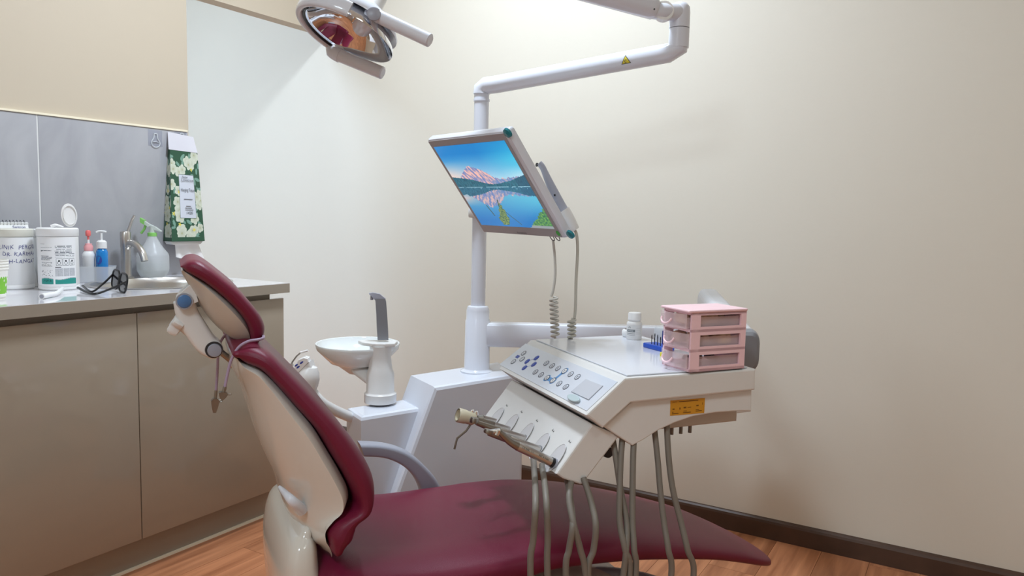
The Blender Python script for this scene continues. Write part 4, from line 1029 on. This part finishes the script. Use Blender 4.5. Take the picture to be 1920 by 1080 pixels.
kr = [(450, 167), (312, 280), (430, 247), (757, 303), (835, 338), (915, 372), (1003, 408), (1087, 450), (1178, 488), (610, 420), (687, 458), (765, 500), (845, 535), (932, 577), (1021, 620)]
for i, (x_, y_) in enumerate(kr):
    m_ = MB(); c_ = C4(x_, y_); m_.lathe([(rr_, 0), (rr_ - .001, .0006), (.0005, .0007)], c_ + pnN * .0002, pnN, 20); bt = m_.build('button', M['panel'] if i not in (6, 11, 12) else M['white_matt'], dt)
    m_ = MB(); ringm(m_, c_, rr_, .0017, .0011)
    if i < 3: band(m_, c_ - tn_ * .0022, c_ + tn_ * .0022, .0005, .0005, .0012)
    else:
        band(m_, c_ - tn_ * .003 + pv_ * .002, c_ + tn_ * .003 + pv_ * .001, .0005, .0005, .0012); band(m_, c_ - tn_ * .001 - pv_ * .003, c_ + tn_ * .001 + pv_ * .003, .0006, .0006, .0013); band(m_, c_ - tn_ * .003 - pv_ * .0025, c_ + tn_ * .002 - pv_ * .003, .0005, .0005, .0012)
    m_.build('button_print', M['ink_g'], bt)
ov = [(622, 230), (497, 276), (587, 317), (460, 363)]
m_ = MB()
for i, j in ((0, 1), (1, 3), (3, 2), (2, 0)): band(m_, C4(*ov[i]), C4(*ov[j]), .0005, .0005, .0002)
m_.build('joystick_print', M['blue_d'], dt)
for x_, y_ in ov:
    m_ = MB(); m_.lathe([(.0088, 0), (.0078, .0007), (.0005, .0008)], C4(x_, y_) + pnN * .0003, pnN, 20); bt = m_.build('button', M['blue_d'], dt)
    m_ = MB(); band(m_, C4(x_, y_) - pv_ * .003, C4(x_, y_) + pv_ * .003, .0005, .0005, .0014); m_.build('button_print', M['blue_m'], bt)
m_ = MB(); c_ = C4(367, 212); m_.prism([c_ + tn_ * (.0085 * sx_) + pv_ * (.0048 * sy_) for sx_, sy_ in ((-1, -1), (1, -1), (1, 1), (-1, 1))], pnN * .0004); m_.build('blue_mark', M['blue_d'], dt)
wq = [C4(1295, 520), C4(1525, 612), C4(1330, 800), C4(1095, 690)]
m_ = MB().prism(wq, pnN * .0022, .0008); m_.build('display_window', M['win'], dt)
m_ = MB(); c_ = C4(1135, 790); m_.prism([c_ + tn_ * (.0265 * cos(a_)) * -1 + pv_ * (.009 * sin(a_)) + tn_ * .0 for a_ in [2 * pi * i / 28 for i in range(28)]], pnN * .006, .002); m_.build('thumb_ledge', mat('sea_grey_plastic', (186, 202, 206), .25), dt)
# instrument holder below the panel
HD = [(1110, 795), (1149, 811), (1160, 820), (1128, 862), (1093, 908), (1089, 909), (1056, 898), (1043, 889)]
hw0 = .02
hp = lambda px, py, w=.02: tp_(px, py, w)
HLn = TLn - .05
MB().prism([hp(*p) for p in HD], tn_ * HLn, .004).build('instrument_holder', M['white2'], dt)
FA, FB = hp(1110, 795), hp(1043, 889); fN = (FA - FB).cross(tn_).normalized()
if fN.dot(CP - FA) < 0: fN = -fN
fv = (FA - FB).normalized(); hf_ = lambda px, py: on_p(px, py, FA, fN)
cups = [(929, 787), (956, 800), (984, 818), (1013, 838), (1043, 860)]
for i, (x_, y_) in enumerate(cups):
    c_ = hf_(x_, y_); r_ = .034
    m_ = MB(); rings = []
    for k, h in ((1.0, .0004), (.97, .0012), (.93, .0004), (.75, -.0012), (.4, -.002)):
        rings.append([c_ + tn_ * (.021 * k * cos(a_)) + fv * (.036 * k * sin(a_) + .0) + fN * (h + .0025) for a_ in [2 * pi * j / 28 for j in range(28)]])
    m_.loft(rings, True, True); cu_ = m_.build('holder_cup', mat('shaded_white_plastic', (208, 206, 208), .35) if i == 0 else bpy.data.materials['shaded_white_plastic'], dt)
    m_ = MB(); c2 = c_ + fv * .045 + tn_ * -.004
    band_ = lambda p, q_, w_: m_.add([p + fN * .0006 + (q_ - p).cross(fN).normalized() * w_, q_ + fN * .0006 + (q_ - p).cross(fN).normalized() * w_, q_ + fN * .0006 - (q_ - p).cross(fN).normalized() * w_, p + fN * .0006 - (q_ - p).cross(fN).normalized() * w_], [(0, 1, 2, 3)])
    band_(c2 - tn_ * .004, c2 + tn_ * .004, .0006); band_(c2 + tn_ * .004, c2 + tn_ * .002 + fv * .004, .0006); band_(c2 - tn_ * .004 - fv * .002, c2 - tn_ * .006 + fv * .002, .0006)
    m_.build('holder_mark', M['ink_k'], dt)
# orange label
oq = [tp_(1257, 751, .012), tp_(1321.5, 746, .012), tp_(1320, 774, .012), tp_(1256, 779.5, .012)]
st = MB().prism([p - tn_ * .0002 for p in oq], -tn_ * .0006).build('warning_label', M['orange'], dt)
of = bil(oq[3], oq[2], oq[1], oq[0]); m_ = MB()
def bar(u0, v0, u1, v1): m_.add([of(u0, v0) - tn_ * .0011, of(u1, v0) - tn_ * .0011, of(u1, v1) - tn_ * .0011, of(u0, v1) - tn_ * .0011], [(0, 1, 2, 3)])
for q_ in ((.06, .87, .18, .9), (.24, .86, .8, .91), (.05, .2, .09, .24), (.05, .1, .24, .15), (.38, .22, .48, .26), (.37, .11, .6, .16), (.74, .24, .84, .28), (.74, .15, .92, .2), (.06, .38, .12, .46), (.26, .36, .29, .5), (.38, .42, .46, .52), (.5, .45, .6, .49), (.75, .5, .82, .58), (.93, .56, .945, .72)): bar(*q_)
m_.build('label_print', M['brown_ink'], st)
# hoses: from the holder down, round and up to the underside
def hose(px0, w0, px1, w1, mid0, mid1, zb, r=.0062, a_y=890, b_y=800):
    a_ = tp_(px0, a_y, w0); b_ = tp_(px1, b_y, w1)
    m0 = tp_(*mid0, w0 - .01); m1 = tp_(*mid1, w1)
    low = (m0 + m1) / 2; low.z = zb
    l0 = m0.lerp(low, .6); l0.z = zb + .05; l1 = m1.lerp(low, .6); l1.z = zb + .05
    return [a_, a_.lerp(m0, .5) + tu * .004, m0, l0, low, l1, m1, a_.lerp(b_, 1)][:]
HO = [((1078, .04), (1092, 905), (1117, 985), (1104, 1085)), ((1060, .07), (1062, 905), (1076, 985), (1062, 1085)), ((1050, .12), (1073, 905), (1078, 985), (1102, 1085))]
def visible_hose(pts, w, nm='hose'):
    P = [tp_(px, py, w_) for (px, py), w_ in zip(pts, w)]
    return MB().tube(P, .0068, 12, 40 * (len(P) - 1) // 3).build(nm, M['grey_hose'], dt)
# front group (from holder) and rear group (from the underside), meeting in loops near the floor
FRONT = [[(1000, 858), (1003, 900), (1004, 950), (1000, 1010), (995, 1085)], [(1016, 872), (1021, 905), (1025, 950), (1027, 1010), (1027, 1085)], [(1063, 898), (1070, 940), (1074, 985), (1067, 1030), (1061, 1085)],
         [(1072, 900), (1067, 935), (1076, 985), (1088, 1030), (1099, 1085)], [(1094, 896), (1108, 940), (1117, 985), (1113, 1030), (1103, 1085)]]
REAR = [[(1147, 812), (1155, 860), (1164, 920), (1175, 980), (1174, 1030), (1168, 1085)], [(1169, 800), (1164, 860), (1162, 920), (1162, 980), (1172, 1030), (1180, 1085)], [(1189, 815), (1187, 860), (1186, 920), (1186, 980), (1189, 1030), (1191, 1085)],
        [(1226, 796), (1233, 860), (1238, 920), (1245, 980), (1253, 1030), (1258, 1085)], [(1250, 794), (1254, 860), (1262, 920), (1277, 980), (1289, 1030), (1300, 1085)]]
FW_ = [.12, .08, .05, .03, .02]; RW = [.05, .04, .03, .04, .03]
for i in range(5):
    fp_ = [tp_(*p, FW_[i] + (-.045 - FW_[i]) * min(1, k / 2)) for k, p in enumerate(FRONT[i])]; rp_ = [tp_(*p, RW[i] + (-.05 - RW[i]) * min(1, k / 4)) for k, p in enumerate(REAR[i])]
    a_, b_ = fp_[-1], rp_[-1]; zb = .05 + .02 * i
    lo_ = (a_ + b_) / 2; lo_.z = zb; la = a_.lerp(b_, .15); la.z = zb + .05; lb = a_.lerp(b_, .85); lb.z = zb + .05
    MB().tube(fp_ + [la, lo_, lb] + rp_[::-1], .0066, 12, 110).build('hose', M['grey_hose'], dt)
for px_ in (1260, 1277, 1294):
    p = tp_(px_, 797 - (px_ - 1260) * .1, .08); MB().cyl(p, p - V((0, 0, .022)), .0042, seg=12).build('spare_socket', M['grey_hose'], dt)
MB().lathe([(.012, -.008), (.013, 0), (.011, .008)], tp_(1138, 847, .1), tn_, 20).build('brake_knob', M['rubber'], dt)
# ------------------------------------------------------------------ handpieces
def hdp(px, py, w): return tp_(px, py, w)
ws = [(TLn * k) for k in (.83, .66, .48, .3, .12)]
def cupw(i): c_ = hf_(*cups[i]); return (c_ - TA).dot(tn_)
wc = [cupw(i) for i in range(5)]
t = thing('handpiece', hdp(1035, 862, wc[4]), 'nearest silver contra-angle handpiece with black ring, in the end cup', 'handpiece', 'handpieces in the instrument holder')
w5 = wc[4]; h5 = lambda x, y: hdp(x, y, w5 - .01)
MB().tube([h5(1033, 866), h5(970, 836)], .0098, 20).build('sleeve', M['steel'], t)
MB().tube([h5(970, 836), h5(955, 827), h5(935, 808)], lambda q_: .0095 - .0035 * q_, 18, 10).build('neck', M['steel_d'], t)
MB().tube([h5(937, 808), h5(914, 811)], .0055, 16).build('head', M['steel'], t)
MB().lathe([(.0095, -.004), (.0105, 0), (.0095, .004)], h5(916, 809), h5(916, 809) - h5(912, 822), 18).build('head_cap', M['steel_d'], t)
MB().cyl(h5(930, 815), h5(934, 806), .0068, seg=16).build('bright_collar', M['chrome'], t)
MB().tube([h5(1032, 865.5), h5(1037, 868)], .0105, 20).build('black_ring', M['black'], t)
MB().tube([h5(1037, 868), h5(1041, 870)], .0112, 20).build('grey_coupling', M['grey'], t)
m_ = MB(); d5 = (h5(1033, 866) - h5(970, 836)); L5 = d5.length; d5.normalize(); n5 = (CP - h5(1000, 850)).normalized(); n5 = (n5 - d5 * n5.dot(d5)).normalized(); s5 = d5.cross(n5)
if s5.z < 0: s5 = -s5
m_.text('CE 24K  1:1', .006, lambda X, Y: h5(975, 838.5) + d5 * X + (n5 * cos(Y / .0098) + s5 * sin(Y / .0098)) * .0101, 'LEFT'); m_.text('INT 4 Hole', .0055, lambda X, Y: h5(1006, 853) + d5 * X + (n5 * cos(Y / .0098) + s5 * sin(Y / .0098)) * .0101, 'LEFT')
m_.build('engraving', M['ink_k'], t)
def handp(i, a_, mid, b_, r0, label, extra=None):
    w_ = wc[i] - .008; g_ = lambda p: hdp(*p, w_)
    t = thing('handpiece', g_(a_), label, 'handpiece', 'handpieces in the instrument holder')
    MB().tube([g_(a_), g_(mid)], r0, 18).build('sleeve', M['steel'], t)
    MB().tube([g_(mid), g_(b_)], lambda q_: r0 - (r0 - .006) * q_, 16, 6).build('neck', M['steel_d'], t)
    MB().tube([g_(a_), g_(a_) + (g_(a_) - g_(mid)).normalized() * .006], r0 + .001, 18).build('coupling', M['grey_d'], t)
    if extra: extra(t, g_)
    return t
handp(3, (1010, 843), (955, 824), (916, 812), .009, 'grey steel handpiece lying just behind the nearest one')
def ex3(t, g_):
    MB().lathe([(.0095, -.006), (.0105, 0), (.009, .006)], g_((889, 788)), g_((889, 788)) - g_((886, 800)), 18).build('head', M['steel_d'], t)
handp(2, (983, 823), (935, 808), (893, 792), .0092, 'middle steel handpiece whose round head sits by the beige cup', ex3)
handp(1, (957, 807), (925, 797), (895, 786), .0085, 'short silver handpiece in the second cup from the far end')
def ex0(t, g_):
    MB().tube([g_((884, 793)), g_((874, 808)), g_((857, 822)), g_((852, 842))], .0028, 8).build('bent_tip', M['steel_d'], t)
    e_ = (g_((890, 787)) - g_((858, 779))); 
    MB().lathe([(.0165, 0), (.018, .002), (.0175, .02), (.016, .026), (.0165, .042), (.012, .048), (.006, .05), (.006, .049), (.014, .0)], g_((858, 778)), e_, 28, caps=False).build('beige_cup', M['cream_plastic'], t)
    for dx in (0, 6): MB().cyl(g_((886 + dx * 1.2, 769 + dx * .4)), g_((887 + dx * 1.2, 775 + dx * .4)), .0042, seg=14).build('chrome_button', M['chrome'], t)
t0 = handp(0, (932, 792), (905, 785), (888, 784), .009, 'three-way syringe with beige cup and bent metal tip, farthest in the holder', ex0)

# ------------------------------------------------------------------ things on the delivery table
def ont(px, py):
    p = on_z(px, py, ZT)
    for _ in range(4): p = on_z(px, py, TOPZ(p))
    return p
NC = V((0, 0, 1))
# pink drawer organiser; local frame u (depth), along the table
g0, g1, g2 = ont(1293, 698.5), ont(1395, 690), ont(1243, 685)
ou = (g1 - g0); ou.z = 0; LU = ou.length; ou.normalize(); on_ = V((-ou.y, ou.x, 0)); 
LN = (g2 - g0).dot(on_) ; LN = max(.1, min(.17, LN))
zb_ = TOPZ(g0); 
HB = on_p(1293, 586, g0, hz(1293, 600)).z - zb_
og = thing('drawer_organiser', V((g0.x, g0.y, zb_)) + ou * LU / 2 + on_ * LN / 2, 'pink three-drawer plastic organiser standing on the delivery table', 'drawer organiser')
def O(x, y, z): return V((g0.x, g0.y, zb_)) + ou * x + on_ * y + NC * z
def obox(m, x0_, x1_, y0_, y1_, z0_, z1_, bev=0.): return m.box(O((x0_ + x1_) / 2, (y0_ + y1_) / 2, (z0_ + z1_) / 2), x1_ - x0_, y1_ - y0_, z1_ - z0_, X=ou, Y=on_, bev=bev)
th = HB / 3
m_ = MB(); e_ = .004
for k in range(4):
    z0_ = min(k * th, HB - .006); obox(m_, 0.0, LU, 0, LN, z0_, z0_ + .006)
for y0_ in (0, LN - .005):
    for k in range(3):
        obox(m_, .0, LU * .16, y0_, y0_ + .005, k * th, (k + 1) * th); obox(m_, LU * .9, LU, y0_, y0_ + .005, k * th, (k + 1) * th)
        obox(m_, LU * .16, LU * .9, y0_, y0_ + .005, k * th, k * th + .011); obox(m_, LU * .16, LU * .9, y0_, y0_ + .005, (k + 1) * th - .007, (k + 1) * th)
obox(m_, LU - .004, LU, .005, LN - .005, 0, HB)
m_.build('frame', M['pink'], og)
m_ = MB(); m_.box(O(LU / 2 - .004, LN / 2, HB + .002), LU + .012, LN + .006, .006, X=ou, Y=on_, bev=.003); m_.build('top_board', M['pink'], og)
for k in range(3):
    z0_, z1_ = k * th + .008, (k + 1) * th - .004; sh = (-.006, -.003, -.012)[k]
    x0_ = sh
    m_ = MB(); obox(m_, sh, LU - .012, .007, .009, z0_, z1_ - .008); obox(m_, sh, LU - .012, LN - .009, LN - .007, z0_, z1_ - .008); obox(m_, sh, LU - .012, .009, LN - .009, z0_, z0_ + .0015)
    # bowed front
    N_ = 12; rings = []
    for i in range(N_ + 1):
        y_ = .004 + (LN - .008) * i / N_; bow = -.012 * sin(pi * i / N_)
        rings.append([O(sh + bow, y_, z0_), O(sh + bow + .002, y_, z0_), O(sh + bow + .002, y_, z1_), O(sh + bow, y_, z1_)])
    m_.loft(rings, True, True)
    dr_ = m_.build('drawer', M['pink_clear'], og)
    pts = []
    for i in range(13):
        a_ = pi + pi * i / 12; pts.append(O(sh - .0135 - .006 * sin(pi * i / 12), LN * .55 + .0175 * cos(a_), (z0_ + z1_) / 2 + .004 + .0125 * sin(a_)))
    MB().tube(pts, .0022, 8, 30).build('handle', M['pink'], dr_)
for k, m__ in ((0, 'dark_item'), (1, 'cotton'), (2, 'cotton')):
    m_ = MB(); z0_ = k * th + .011; hgt = th * (.32 if k == 0 else .62)
    rn2 = random.Random(k)
    for i in range(14 if k else 5):
        x_ = .012 + rn2.random() * (LU - .04); y_ = .02 + rn2.random() * (LN - .04); r_ = .012
        m_.lathe([(.002, 0), (r_, .003), (r_ * 1.1, hgt * .5), (r_ * .8, hgt * .9), (.002, hgt)], O(x_, y_, z0_), (.1 * rn2.random(), .1, 1), 10)
    o_ = m_.build('drawer_contents', M[m__]); tag(o_, {0: 'dark small tools lying in the bottom drawer of the pink organiser', 1: 'cotton pellets filling the middle drawer of the pink organiser', 2: 'cotton pellets filling the top drawer of the pink organiser'}[k], {0: 'tools', 1: 'cotton', 2: 'cotton'}[k], kind='stuff')
# pill bottle
c_ = ont(1188.5, 637.5) + hz(1188, 637) * .016; c_.z = TOPZ(c_); dpt = (c_ - CP).dot(Wv); q = dpt / FPX
t = thing('pill_bottle', c_, 'small white plastic pill bottle with grey label on the delivery table', 'bottle')
hh = on_p(1189, 586, c_, hz(1189, 600)).z - c_.z
r_ = 14.3 * q
MB().lathe([(r_ * .94, 0), (r_, .002), (r_, hh * .6), (r_ * .9, hh * .66), (r_ * .72, hh * .685), (r_ * .72, hh * .72)], c_, seg=28).build('bottle', M['white_matt'], t)
MB().lathe([(r_ * .84, hh * .72), (r_ * .87, hh * .73), (r_ * .87, hh * .77), (r_ * .85, hh * .78), (r_ * .85, hh * .97), (r_ * .78, hh), (.001, hh)], c_, seg=28).build('cap', M['white_matt'], t)
f0 = facing(c_)
def pill_col(u, v):
    if .06 < u < .6:
        if .44 < v < .64: return (120, 128, 134) if not (.14 < u < .48 and .49 < v < .6 and int(u * 42) % 2) else (215, 218, 220)
        if .3 < v < .34 or .2 < v < .225: return (140, 144, 150)
        if abs(hypot((u - .25) * 1.4, v - .78) - .08) < .02 and v > .74: return (110, 115, 120)
    if u > .66 and int(v * 20) % 3 == 0 and .2 < v < .8: return (205, 206, 208)
    return (228, 229, 230)
paint('printed_label', M['paint'], 80, 40, lambda u, v: V((c_.x + r_ * 1.012 * sin(f0 + 1.2 - 2.2 * u), c_.y + r_ * 1.012 * cos(f0 + 1.2 - 2.2 * u), c_.z + hh * (.08 + .48 * v))), pill_col, t)
# tape roll / small pot behind it
c_ = ont(1174.5, 632.5) + hz(1175, 630) * .012; c_.z = TOPZ(c_)
o = MB().lathe([(.009, 0), (.0125, .004), (.0135, .011), (.0125, .018), (.009, .021), (.001, .0215)], c_, seg=24).build('cotton_pot', M['white_matt']); tag(o, 'tiny round white pot half hidden behind the pill bottle', 'pot')
MB().lathe([(.006, 0), (.006, .001)], c_ + V((0, 0, .021)), seg=16).build('dark_lid', M['rubber'], o)
# bur block
b0, b1 = ont(1206, 651), ont(1240, 660); bu_ = (b1 - b0); bu_.z = 0; Lb = bu_.length; bu_.normalize(); bnn = V((-bu_.y, bu_.x, 0)); zb_ = TOPZ(b0)
t = thing('bur_block', V((b0.x, b0.y, zb_)), 'royal blue bur block with dark burs under a clear lid', 'bur block')
cb_ = V((b0.x, b0.y, zb_)) + bu_ * (Lb / 2) + bnn * .02
MB().box(cb_ + NC * .006, Lb + .004, .04, .012, X=bu_, Y=bnn, bev=.002).build('block', M['blue_tray'], t)
MB().box(cb_ + NC * .03 + bu_ * .01 + bnn * .012, .02, .004, .034, X=bu_, Y=bnn).build('divider', mat('navy_plastic', (28, 44, 130), .35), t)
MB().box(cb_ + NC * .028 + bnn * .026 - bu_ * .006, Lb + .012, .016, .048, X=bu_, Y=bnn, bev=.008).build('clear_lid', M['clear'], t)
for i in range(9):
    p = cb_ + bu_ * (Lb * (-.28 + .08 * i)) - bnn * (.006 + .005 * (i % 2)) + NC * .012; m_ = MB().cyl(p, p + NC * (.012 + .004 * (i % 3)), .0009, seg=8); m_.cyl(p + NC * (.012 + .004 * (i % 3)), p + NC * (.019 + .004 * (i % 3)), .0015, .0009, seg=8)
    m_.build('bur', M['black'] if i != 6 else M['steel'], t)
c_ = ont(1240, 668); c_.z = TOPZ(c_)
o = MB().lathe([(.0065, 0), (.0075, .004), (.006, .009), (.001, .011)], c_ + ou * .004, seg=16).build('yellow_stopper', M['yellow']); tag(o, 'tiny yellow plastic cap beside the pink drawer organiser', 'cap')

# ------------------------------------------------------------------ operating lamp
LD = 1.8; lc = ad(657, 64, LD)
mj = (Rv * cos(rad(24)) - Uv * sin(rad(24))).normalized()                # long way across, in the picture plane
mu = (Rv * sin(rad(24)) + Uv * cos(rad(24))).normalized()
ln = (mu * -cos(rad(9.5)) - Wv * sin(rad(9.5))).normalized()                # the way the lamp shines
mk2 = ln.cross(mj).normalized()
if mk2.dot(Wv) < 0: mk2 = -mk2
la = thing('operating_lamp', lc - ln * .05, 'white dental operating lamp with mirrored reflector hanging from the upper arm', 'lamp')
RL = .108
def LP(x, y, z): return lc + mj * x + mk2 * y + ln * z
MB().lathe([(.012, -.055), (.04, -.05), (.07, -.037), (.095, -.016), (RL - .002, 0), (RL, .002), (RL, -.002), (.097, -.02), (.07, -.042), (.04, -.056), (.012, -.06)], lc, ln, 64, caps=True).build('reflector', M['chrome'], la)
m_ = MB(); m_.lathe([(.001, -.085), (.05, -.078), (.09, -.055), (.104, -.035), (.104, -.03), (.09, -.035), (.04, -.062)], lc, ln, 48, caps=False); m_.build('rear_housing', M['white'], la)
# C-shaped frame from the right hub round the left to the lower hub
def arc(a0, a1, r_, z_, n=30): return [LP(r_ * cos(rad(a0 + (a1 - a0) * i / n)), r_ * sin(rad(a0 + (a1 - a0) * i / n)), z_) for i in range(n + 1)]
fr_ = arc(84, 278, .124, -.012, 40)
rings = []
for i, p in enumerate(fr_):
    d = (p - lc); d = (d - ln * d.dot(ln)).normalized(); wv = .009 + .004 * sin(pi * i / 40)
    rings.append([p + d * (x * .008) + ln * (y * (.017 + .003 * sin(pi * i / 40)) + .010) for x, y in rrect(2, 2, .6, 4)])
MB().loft(rings, True, True).build('frame_arm', M['white'], la)
MB().tube(arc(84, 215, .1125, .009, 40), .0035, 8).build('rubber_seal', M['black'], la)
# hub + upper handle
hk = lambda px, py, k=0: ad(px, py, LD + k)
h0, h1 = hk(703, 28, -.07), hk(797, 72, -.10)
MB().tube([h0, h1, h1 + (h1 - h0).normalized() * .012, h1 + (h1 - h0).normalized() * .014], lambda q_: .0152 if q_ < .9 else .0115, 20).build('handle', M['white'], la)
MB().tube([hk(679, 50, .0), hk(687, 41, -.04), hk(700, 28, -.07)], lambda q_: .023 - .004 * q_, 24, 8).build('hub', M['white'], la)
MB().lathe([(.0155, 0), (.0155, .003), (.014, .004), (.001, .0045)], hk(701, 26.5, -.089), -(Wv * .9 + Rv * -.1 - Uv * .05), 24).build('hub_cap', M['grey'], la)
h0, h1 = hk(636, 104, .10), hk(710, 134, .08)
MB().tube([h0, h1, h1 + (h1 - h0).normalized() * .010, h1 + (h1 - h0).normalized() * .012], lambda q_: .0158 if q_ < .9 else .012, 20).build('handle', M['white'], la)
MB().tube([LP(.121 * cos(rad(108)), .121 * sin(rad(108)), -.012), hk(623, 94, .105), hk(638, 105, .10)], .0175, 18, 10).build('lower_hub', M['white'], la)
MB().tube([hk(686, 38, .02), hk(700, 12, .05), hk(715, -20, .08), hk(738, -90, .11), Z2 + V((0, 0, -.02))], .022, 18, 24).build('lamp_yoke', M['white2'], la)
MB().lathe([(.008, -.03), (.012, -.028), (.012, -.012), (.009, -.006), (.001, -.004)], lc - ln * .02, ln, 20).build('bulb_cover', M['chrome'], la)

# ceiling fittings (outside the picture; they are what lights the room)
for i, (x_, y_, s_, lb) in enumerate(((-1.49, 1.75, .17, 'round ceiling downlight above the headrest'), (.65, .8, .32, 'round ceiling downlight on the right side of the room'), (-.6, -1.0, .32, 'round ceiling light at the rear of the room'), (-3.65, .7, .5, 'round ceiling downlight in the passage'))):
    t = thing('ceiling_light', (x_, y_, CEIL), lb, 'ceiling light')
    MB().lathe([(s_, -.0), (s_ + .012, -.0), (s_ + .012, -.012), (s_, -.012)], (x_, y_, CEIL), seg=32, caps=False).build('rim', M['white_matt'], t)
